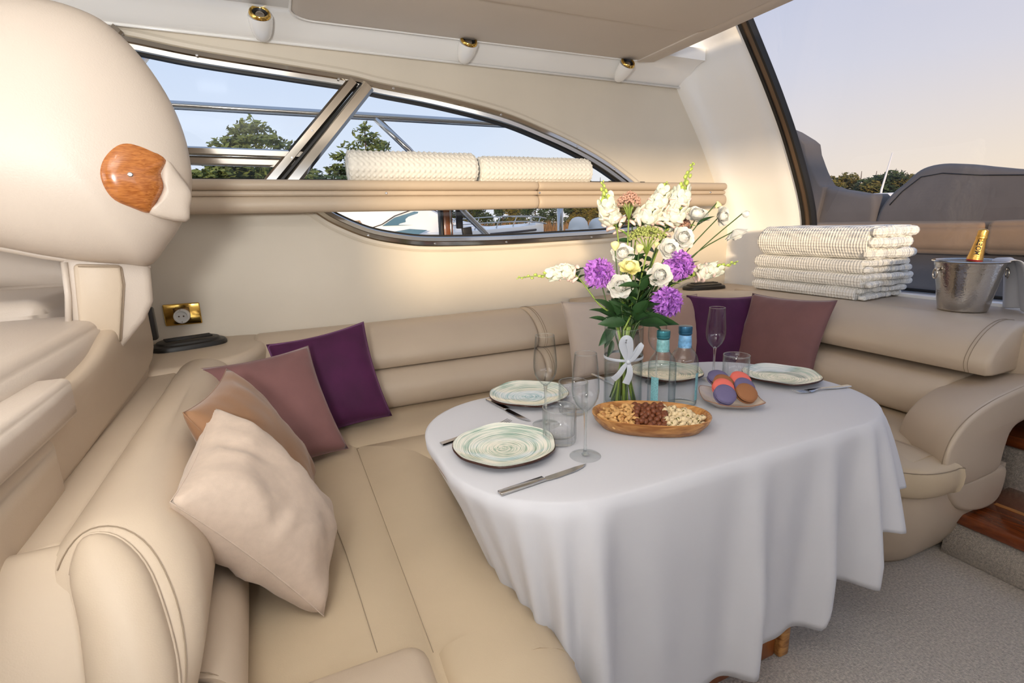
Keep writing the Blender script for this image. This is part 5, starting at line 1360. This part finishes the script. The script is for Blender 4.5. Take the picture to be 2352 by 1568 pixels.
# ------------------------------------------------------------------ ice bucket with champagne
BX, BY, BZ = 2.355, -1.325, .819
bk = thing('ice_bucket', 'hammered steel champagne bucket on the aft shelf', 'bucket', (BX, BY, BZ))
n = 72; rings = []
def hb(r, z, i):
    out = []
    for j in range(n):
        a = 2*pi*j/n; d = .0011*noise.noise(Vector((cos(a)*r*150, sin(a)*r*150, z*70)))+.0008*noise.noise(Vector((cos(a)*r*60, sin(a)*r*60, z*120+7)))
        out.append(((r+d)*cos(a), (r+d)*sin(a), z))
    return out
rings = [hb(.070, 0, 0), hb(.084, .002, 0)]
for i in range(46):
    u = i/45; rings.append(hb(.085+.036*u**1.1, .004+.206*u, i))
MT['hammered'] = mat('hammered_steel', (.62, .59, .55), .07, 1, bump=(130, .22, .004))
obj('shell', loft(rings, True, True, 55), MT['hammered'], bk)
obj('lip', lathe([(.119, .206), (.128, .209), (.1305, .2125), (.128, .2155), (.119, .216), (.115, .212)], 56, True), MT['chrome'], bk)
obj('inside', lathe([(.1185, .213), (.112, .16), (.088, .02), (0, .018)], 48), MT['hammered'], bk)
for ang in (math.atan2(rh.y, rh.x)+pi-.1, math.atan2(rh.y, rh.x)+.1-.5):
    d = Vector((cos(ang), sin(ang), 0)); s = Vector((-sin(ang), cos(ang), 0)); c = d*.117+Vector((0, 0, .178))
    obj('handle_boss', tube([c, c+d*.014], [.008, .008], 12), MT['chrome'], bk)
    obj('ring_handle', tube([c+d*.014+s*.013*sin(q)+Vector((0, 0, -.018+.020*cos(q))) for q in [2*pi*k/24 for k in range(24)]], .003, 7, closed=True), MT['chrome'], bk)
cb = thing('champagne_bottle', 'gold-foiled champagne bottle standing in the steel bucket', 'bottle', (BX+.012, BY+.012, BZ+.03))
tilt = Matrix.Rotation(radians(4), 4, 'X') @ Matrix.Rotation(radians(6), 4, 'Y')
foil = mat('gold_foil', srgb(206, 160, 84), .28, .85, bump=(160, .35, .003)); redm = mat('red_seal', srgb(150, 14, 26), .4); dkg = mat('dark_green_bottle', (.012, .03, .014), .12)
prt = lambda nm, me, mt: obj(nm, xf(me, tilt), mt, cb)
prt('bottle', lathe([(0, 0), (.040, 0), (.043, .01), (.043, .13), (.038, .155), (.027, .185), (.022, .20)], 32), dkg)
prt('foil', lathe([(.0285, .186), (.0245, .215), (.0205, .25), (.0178, .270), (.0192, .274), (.0200, .279), (.0192, .284), (.0180, .288), (.0186, .300), (.0178, .309), (.012, .315), (0, .317)], 36), foil)
prt('neck_seal', lathe([(.0310, .172), (.0288, .180), (.0272, .187), (.0262, .188)], 32), redm)
def text_mesh(s, size):
    cu = bpy.data.curves.new('lettering', 'FONT'); cu.body = s; cu.size = size; cu.align_x = 'CENTER'; cu.align_y = 'CENTER'; cu.resolution_u = 3; cu.offset = .0006
    o = bpy.data.objects.new('lettering', cu); col.objects.link(o); bpy.context.view_layer.update()
    dg = bpy.context.evaluated_depsgraph_get(); me = bpy.data.meshes.new_from_object(o.evaluated_get(dg)); bpy.data.objects.remove(o); return me
tm = text_mesh('MO\u00cbT', .024)
ca = math.atan2(CAM.y-BY, CAM.x-BX)+.05
for v in tm.vertices:
    zz = .238+v.co.x; r = .0245+(zz-.215)*(-.0040/.035)+.0008; a = ca-(-v.co.y)/r*-1
    a = ca - v.co.y/r
    v.co = Vector((r*cos(a), r*sin(a), zz))
prt('lettering', tm, mat('dark_print', (.03, .02, .015), .5))
# white service napkin over the rim
nap = thing('service_napkin', 'white cloth napkin hanging over the rim of the bucket', 'napkin', (BX, BY, BZ+.21))
na = math.atan2(rh.y, rh.x)-.35
nd = Vector((cos(na), sin(na), 0)); ns = Vector((-sin(na), cos(na), 0))
path = [(.078, .185), (.098, .214), (.122, .226), (.142, .220), (.158, .19), (.172, .13), (.186, .06), (.197, .015)]
P = smoothpath([(a, b, 0) for a, b in path], 5); rings = []
L = len(P)
for i, p in enumerate(P):
    u = i/(L-1); w_ = .045+.075*u; ring = []
    for k in range(21):
        q = -1+2*k/20; fo = .012*u*sin(q*5+1)+.006*sin(q*9)*u
        ring.append(nd*(p.x+fo)+ns*(q*w_)+Vector((0, 0, p.y-.02*u*abs(q)-.21)))
    rings.append(ring)
o = obj('cloth', recalc(mk([p for r in rings for p in r], [(i*21+j, i*21+j+1, (i+1)*21+j+1, (i+1)*21+j) for i in range(L-1) for j in range(20)])), MT['cloth'], nap)
sd = o.modifiers.new('thickness', 'SOLIDIFY'); sd.thickness = .003
# ------------------------------------------------------------------ outside: side deck, neighbouring boats, shore
def ray_pt(bear, dist, z): return Vector((CAM.x+cos(radians(bear))*dist, CAM.y+sin(radians(bear))*dist, z))
WZ = -1.25
tag(obj('water', mk([(-150, .95, WZ), (3.0, .95, WZ), (3.0, 2.2, WZ), (9.5, 2.2, WZ), (9.5, -60, WZ), (260, -60, WZ), (260, 260, WZ), (-150, 260, WZ)], [(0, 1, 2, 3, 4, 5, 6, 7)], False), mat('lake_water', (.05, .075, .10), .06, bump=(1.2, .3, .05))), 'calm lake water around the moored boats', None, None, 'structure')
dk = thing('side_deck', 'white side deck outside the long window', 'deck', (.5, .6, .8))
obj('deck', rbox((-3.2, .22, .55), (2.9, .95, .80), .02, 2), MT['gel'], dk, True)
obj('bulwark', rbox((-3.2, .86, .78), (2.9, .95, .95), .02, 2), MT['gel'], dk, True)
hr = thing('side_handrail', 'polished tube handrail outside the side window', 'handrail', (.5, .7, .80))
def T_(nm, pts, r, mt=None): return obj(nm, tube(pts, r, 12), mt or MT['chrome'], hr, True)
T_('top_tube', [(-2.6, .7, 1.872), (-.736, .7, 1.866), (1.387, .7, 1.862), (1.9, .7, 1.84), (2.3, .7, 1.74)], .022)
T_('strut', [(.275, .7, 1.86), (.46, .7, 1.69), (.80, .7, 1.312), (1.0, .7, 1.12), (1.2, .7, .80)], .020)
T_('strut', [(-.80, .7, 2.09), (-.98, .7, 1.87)], .02)
T_('strut', [(1.505, .7, 1.40), (1.505, .7, .80)], .022)
dp = thing('teak_post', 'brown varnished wooden post with a steel strip outside the window', 'post', (.68, .72, .8))
obj('post', rbox((.655, .70, .79), (.715, .76, 1.60), .004, 1), MT['pedestal'], dp, True)
obj('edge', rbox((.636, .70, .79), (.655, .76, 1.60), .003, 1), MT['black'], dp, True)
obj('steel_strip', rbox((.696, .693, .79), (.706, .70, 1.60), .001, 1), MT['chrome'], dp, True)
bxx = thing('black_fitting', 'small black hinged fitting hanging beside the wooden post', 'fitting', (.79, .72, 1.2))
obj('strap', rbox((.748, .70, 1.215), (.785, .74, 1.60), .004, 1), MT['black'], bxx, True)
obj('box', xf(rbox((-.032, -.015, -.026), (.032, .015, .026), .005, 2), Matrix.Translation((.812, .71, 1.196)) @ Matrix.Rotation(-.12, 4, 'Y')), MT['black'], bxx, True)
# --- neighbouring motor yacht
hullm = mat('boat_white', (.86, .84, .80), .15, spec=.6); bluem = mat('boat_blue_glass', (.10, .20, .27), .05, spec=.8); darkm = mat('boat_dark_trim', (.05, .035, .03), .4)
by = thing('motor_yacht', 'white motor yacht with blue side windows moored nearby', 'boat', (0, 0, 0))
BO = ray_pt(72.5, 14.5, 0); bdir = Vector((sin(radians(70)), -cos(radians(70)), 0)); bn = Vector((bdir.y, -bdir.x, 0))   # bn towards the camera
by.location = BO+Vector((0, 0, WZ))
def bp(x, y, z): return BO+bdir*(x*.55)+bn*(y*.7)+Vector((0, 0, z))
rings = []
for x, wd, kz, dz in ((-6, 1.7, 0, .95), (-3, 1.8, 0, .98), (0, 1.75, 0, 1.04), (2.0, 1.5, 0, 1.10), (3.4, 1.0, .1, 1.14), (4.3, .4, .4, 1.17), (4.75, .03, .8, 1.19)):
    rings.append([bp(x, -wd, dz), bp(x, -wd*.95, (dz+WZ)*.5), bp(x, -wd*.4, WZ+kz-.2), bp(x, wd*.4, WZ+kz-.2), bp(x, wd*.95, (dz+WZ)*.5), bp(x, wd, dz), bp(x, wd*.5, dz+.07), bp(x, -wd*.5, dz+.07)])
obj('hull', loft(rings, True, True, 30), hullm, by, True)
obj('rub_strip', tube([bp(x, y+.02, z-.12) for x, y, z in ((-6, 1.7, .95), (-3, 1.8, .98), (0, 1.75, 1.04), (2, 1.5, 1.10), (3.4, 1.0, 1.14), (4.3, .4, 1.17))], .03, 6), darkm, by, True)
cab = []
for x, w_, t_ in ((-6, 1.35, 2.15), (-4.0, 1.35, 2.2), (-2.4, 1.3, 2.1), (-1.2, 1.25, 1.85), (.2, 1.1, 1.42), (1.6, .7, 1.20), (2.3, .3, 1.15)):
    cab.append([bp(x, -w_, 1.0), bp(x, -w_*.9, t_-.1), bp(x, -w_*.6, t_), bp(x, w_*.6, t_), bp(x, w_*.9, t_-.1), bp(x, w_, 1.0)])
obj('cabin', loft(cab, True, True, 40), hullm, by, True)
def onside(pts, off, mt, nm): return obj(nm, prism(pts, lambda a, b, d: bp(a, d+off(a, b), b), 0, .03), mt, by, True)
side = lambda x, z: 1.30-.10*max(0, z-1.0)-.16*max(0, x+2.4)**1.1*.8+.03
onside([(-3.0, 1.26), (-2.4, 1.46), (-1.5, 1.60), (-.75, 1.56), (-.7, 1.32), (-1.6, 1.26)], side, bluem, 'side_window')
obj('roof_line', tube([bp(x, side(x, z)+.02, z) for x, z in ((-3.6, 1.20), (-3.0, 1.30), (-2.4, 1.50), (-1.5, 1.66), (-.6, 1.62), (.3, 1.36))], .012, 5), darkm, by, True)
onside([(-3.4, .93), (-2.6, 1.10), (-1.7, 1.17), (-.9, 1.13), (-1.5, .98), (-2.4, .86)], lambda x, z: 1.60, bluem, 'hull_window')
onside([(-5.2, 1.15), (-4.8, 1.38), (-4.0, 1.42), (-3.7, 1.15), (-4.2, 1.02), (-5.0, 1.0)], lambda x, z: 1.36, mat('boat_interior', srgb(190, 150, 110), .6), 'cockpit_opening')
onside([(-4.25, 1.02), (-4.2, 1.40), (-4.0, 1.40), (-4.0, 1.02)], lambda x, z: 1.39, darkm, 'door_post')
for z in (1.20, 1.34):
    obj('bow_rail', tube(smoothpath([bp(-.4, 1.5, z), bp(1.6, 1.45, z+.06), bp(3.2, .95, z+.08), bp(4.3, .45, z+.06), bp(4.9, 0, z), bp(4.3, -.45, z+.06), bp(3.2, -.95, z+.08)], 5), .016, 6), MT['chrome'], by, True)
for x, y in ((.4, 1.5), (1.5, 1.42), (2.5, 1.2), (3.3, .9), (4.1, .5), (4.6, .15)):
    obj('stanchion', tube([bp(x-.25, y*.95, 1.08), bp(x, y, 1.40)], .014, 6), MT['chrome'], by, True)
pb = thing('covered_dinghy', 'small white boat under a rounded cover beyond the window', 'boat', ray_pt(57.3, 13, WZ))
po = ray_pt(57.3, 13, 0); 
pm = [po+bdir*x+Vector((0, 0, 0)) for x in (0,)]
obj('hull', loft([[po+bdir*x+bn*y+Vector((0, 0, z)) for y, z in ((-.5, 1.06), (-.5, WZ), (.5, WZ), (.55, 1.06))] for x in (-.50, .50)], True, True, 30), hullm, pb, True)
for cx_, r, h in ((-.27, .23, .36), (.25, .25, .33)):
    obj('cover', loft([[po+bdir*(cx_+cos(2*pi*k/20)*r*s)+bn*(sin(2*pi*k/20)*.6*s)+Vector((0, 0, .99+z*h)) for k in range(20)] for s, z in ((1, 0), (.97, .3), (.85, .65), (.6, .88), (.3, .97), (.02, 1))], True, True, 60), mat('pale_boat_cover', (.70, .66, .58), .7), pb, True)
# --- shore, reeds and trees
land_m = mat('shore_ground', (.10, .085, .045), .95, var=(.3, .3))
tag(obj('land', loft([[ray_pt(b, 52, WZ-.3), ray_pt(b, 55, WZ+.35), ray_pt(b, 75, .4), ray_pt(b, 200, 1.0), ray_pt(b, 200, WZ-1), ray_pt(b, 52, WZ-1)] for b in range(-30, 171, 8)], True, True), land_m), 'low far shore of the lake', None, None, 'structure')
rr = random.Random(3); v = []; f = []
for k in range(5200):
    b = rr.uniform(20, 78); d = rr.uniform(50, 58); p = ray_pt(b, d, WZ+.1); h = rr.uniform(1.5, 2.7); wd = rr.uniform(.05, .12); a = rr.uniform(0, 6.28); lx = rr.uniform(-.3, .3)
    i = len(v); s = Vector((cos(a), sin(a), 0))*wd
    v += [p-s, p+s, p+s*.6+Vector((lx*.4, 0, h*.7)), p+Vector((lx, 0, h)), p-s*.6+Vector((lx*.4, 0, h*.7))]; f.append((i, i+1, i+2, i+3, i+4))
tag(obj('reeds', mk(v, f, False), mat('golden_reeds', srgb(140, 104, 66), .9, var=(.8, .3))), 'golden brown reeds along the far shore', 'reeds', None, 'stuff')
def leafmat(nm, c1, c2): return mat(nm, c1, .8, var=(1.2, .2, c2), sheen=.1)
lm = [leafmat('pine_foliage', srgb(118, 126, 62), srgb(64, 84, 40)), leafmat('dark_foliage', srgb(76, 90, 44), srgb(40, 56, 26)), leafmat('autumn_foliage', srgb(136, 116, 48), srgb(80, 84, 34))]
bark = mat('tree_bark', srgb(84, 62, 46), .9)
def crown_mesh(blobs, n, leaf_s, seed):
    r_ = random.Random(seed); v = []; f = []
    wts = [bx_[3]*bx_[4]*bx_[5] for bx_ in blobs]
    for k in range(n):
        x, y, z, rx, ry, rz = r_.choices(blobs, wts)[0]
        while True:
            q = Vector((r_.uniform(-1, 1), r_.uniform(-1, 1), r_.uniform(-1, 1)))
            if .25 < q.length < 1: break
        p = Vector((x+q.x*rx, y+q.y*ry, z+q.z*rz)); s = leaf_s*r_.uniform(.6, 1.3)
        a = Vector((r_.gauss(0, 1), r_.gauss(0, 1), r_.gauss(0, .6))).normalized()*s; b = a.orthogonal().normalized()*s*.6
        i = len(v); v += [p-a, p-b*.6, p+a, p+b]; f.append((i, i+1, i+2, i+3))
    return mk(v, f, False)
def tree(name, label, pos, H, kind, seed, wd=.35, group='trees on the far shore', dens=1.0):
    r_ = random.Random(seed); t = thing(name, label, 'tree', pos, group); blobs = []
    if kind == 'pine':
        for k in range(16):
            u = k/15; z = H*(.36+.60*u); rad = H*wd*(1-u)**.7*(.75+.5*r_.random())+.03*H
            for q in range(4): a = r_.uniform(0, 6.28); blobs.append((cos(a)*rad*.62, sin(a)*rad*.62, z+r_.uniform(-.02, .02)*H, rad*.48, rad*.48, H*.035))
    else:
        for k in range(11):
            a = r_.uniform(0, 6.28); r = H*wd*sqrt(r_.random()); z = H*(.22+.62*r_.random())
            s = H*(.14+.09*r_.random()); blobs.append((cos(a)*r, sin(a)*r, z, s, s, s*.8))
    obj('crown', crown_mesh(blobs, int((5200 if kind == 'pine' else 3200)*dens), H*(.026 if kind == 'pine' else .042), seed), lm[{'pine': 0, 'dark': 1, 'autumn': 2}[kind]], t)
    obj('trunk', tube([(0, 0, -1), (0, 0, H*.4), (H*.01, 0, H*.9)], [H*.02, H*.016, H*.004], 8), bark, t)
    return t

tree('pine_tree', 'tall pine with a broad crown left of the slanted window bars', ray_pt(90.8, 40, .3), 8.5, 'pine', 1, .48, dens=1.4)
tree('pine_tree', 'slim pine behind the first rolled towel', ray_pt(80.6, 55, .3), 11.1, 'pine', 2, .46)
tree('dark_tree', 'dark tree low behind the foot of the slanted bars', ray_pt(85.9, 45, .3), 5.8, 'dark', 3)
for k, (b, d, H, kd) in enumerate(((95.6, 50, 6.4, 'dark'), (93.6, 52, 6.0, 'dark'), (92.0, 50, 6.2, 'dark'), (89.8, 52, 6.0, 'autumn'), (88.2, 50, 5.6, 'dark'))):
    tree('shore_tree', ['dark shore tree closest to the wooden helm cap', 'dark shore tree just left of the tall pine', 'dark shore tree right under the tall pine', 'yellowish shore tree right of the tall pine', 'dark shore tree beside the slanted bars'][k], ray_pt(b, d, .2), H, kd, 20+k, .30)
for k in range(13):
    b = 83-k*2.0+rr.uniform(-.4, .4)
    tree('distant_tree', 'distant tree behind the reeds, %s counted from the helm side' % ['first', 'second', 'third', 'fourth', 'fifth', 'sixth', 'seventh', 'eighth', 'ninth', 'tenth', 'eleventh', 'twelfth', 'last'][k], ray_pt(b, 70+rr.uniform(-3, 5), .2), 4.6+rr.uniform(-.5, .5), 'dark' if k % 3 else 'autumn', 40+k, .42, 'distant trees behind the reeds', .6)
for k, (b, H) in enumerate(((57.6, 6.6), (56.2, 7.2), (54.8, 6.6), (53.4, 6.2))):
    tree('hillside_tree', ['autumn tree right of the second rolled towel', 'tallest autumn tree at the aft end of the side window', 'autumn tree in the tip of the side window', 'last autumn tree behind the window tip'][k], ray_pt(b, 70, .2), H, 'autumn', 60+k, .36, dens=.8)
for k, (b, H, kd) in enumerate(((36.3, 4.8, 'autumn'), (35.0, 5.6, 'dark'), (33.8, 5.9, 'autumn'), (32.5, 6.5, 'dark'), (31.4, 6.4, 'autumn'), (30.3, 6.0, 'dark'), (29.2, 6.0, 'autumn'), (28.0, 5.8, 'dark'), (26.4, 5.0, 'dark'), (24.6, 5.0, 'autumn'), (23.0, 4.6, 'dark'), (21.6, 5.2, 'dark'))):
    tree('aft_shore_tree', 'shore tree behind the cockpit, %s counted from the aft window frame' % ['first', 'second', 'third', 'fourth', 'fifth', 'sixth', 'seventh', 'eighth', 'ninth', 'tenth', 'eleventh', 'twelfth'][k], ray_pt(b, 75, .2), H, kd, 80+k, .34, 'trees seen through the aft window', .9)
ms = thing('flag_mast', 'thin pale mast leaning above the cockpit covers', 'mast', ray_pt(31.0, 40, WZ))
obj('mast', tube([ray_pt(31.0, 40, WZ), ray_pt(30.85, 40, 2.64), ray_pt(30.4, 40, 4.77)], [.10, .07, .04], 6), hullm, ms, True)
nb2 = thing('moored_cruiser', 'small white cabin roof of a cruiser behind the cockpit tube', 'boat', ray_pt(30.4, 38, WZ))
q0 = ray_pt(30.4, 38, 0)
obj('hull', xf(rbox((-3, -1.2, WZ), (2.2, 1.2, 1.7), .2, 2), Matrix.Translation(q0) @ Matrix.Rotation(radians(-60), 4, 'Z')), hullm, nb2, True)
obj('cabin', xf(rbox((-1.6, -.9, 1.6), (.9, .9, 2.35), .2, 2), Matrix.Translation(q0) @ Matrix.Rotation(radians(-60), 4, 'Z')), hullm, nb2, True)
# --- cockpit seen through the aft window
canv = mat('grey_canvas', (.165, .148, .132), .8, bump=(300, .2, .002), bump2=(9, .25, .02), var=(4, .08)); canv2 = mat('taupe_seat_cover', (.36, .235, .13), .75, bump=(300, .2, .002), bump2=(8, .3, .02), var=(5, .1))
ck = thing('cockpit_sunpad', 'grey covered cockpit seat with a humped backrest behind the aft window', 'seat', (4.3, -.6, .2))
hump = [(1.0, 1.18), (.64, 1.35), (.40, 1.30), (.25, 1.25), (.13, 1.37), (.05, 1.45), (-.03, 1.53), (-.10, 1.57), (-.20, 1.58), (-.32, 1.565), (-.50, 1.525), (-.75, 1.49), (-1.2, 1.50), (-2.0, 1.50), (-2.6, 1.45), (-2.7, 1.1), (-2.6, .9), (1.0, .9)]
main = [(.20, 1.28), (.12, 1.40), (.05, 1.46), (-.03, 1.54), (-.10, 1.575), (-.20, 1.585), (-.32, 1.57), (-.50, 1.53), (-.75, 1.49), (-1.2, 1.50), (-2.0, 1.50), (-2.6, 1.45), (-2.7, 1.1), (-2.6, .9), (.22, .9), (.24, 1.1)]
obj('backrest', prism(arcprof(main, 3), lambda a, b, d: (d, a, b), 4.24, 4.5, .045, 4, 60), canv, ck, True)
obj('side_backrest', prism(arcprof([(1.2, 1.30), (.72, 1.47), (.60, 1.455), (.35, 1.40), (.23, 1.37), (.22, 1.1), (.24, .9), (1.2, .9)], 3), lambda a, b, d: (d, a, b), 4.22, 4.46, .04, 4, 60), canv, ck, True)
obj('side_cover', prism(arcprof([(1.4, 2.05), (.94, 1.92), (.86, 1.78), (.78, 1.62), (.70, 1.50), (.66, 1.46), (.70, 1.2), (.75, .9), (1.4, .9)], 3), lambda a, b, d: (d, a, b), 4.18, 4.4, .03, 3, 60), canv, ck, True)
obj('seam', tube([(4.238, a, b) for a, b in [(.12, 1.30), (.04, 1.40), (-.08, 1.50), (-.22, 1.515), (-.45, 1.48), (-.75, 1.455), (-1.2, 1.46)]], .004, 5), MT['rubber'], ck, True)
obj('seat_pad', rbox((3.75, -.74, .955), (4.32, 1.0, 1.165), .06, 5, .01), canv2, ck, True)
obj('seat_pad', rbox((3.75, -2.6, .965), (4.32, -.75, 1.175), .06, 5, .01), canv2, ck, True)
obj('base', rbox((3.83, -2.6, .2), (4.4, 1.0, .965), .03, 3), canv, ck, True)
ct = thing('cockpit_tube', 'short curved chrome tube rising beside the humped cockpit backrest', 'handrail', (4.55, .1, 1.3))
obj('tube', tube(smoothpath([(4.5, .22, 1.30), (4.5, .15, 1.40), (4.5, .05, 1.50), (4.5, -.06, 1.575)], 4), .018, 8), MT['chrome'], ct, True)
cf = thing('cockpit_floor', 'white cockpit floor behind the aft window', 'deck', (4, -1, 0))
obj('deck', rbox((2.8, -4.7, -.1), (8.5, 1.6, .2), .02, 2), MT['gel'], cf, True)
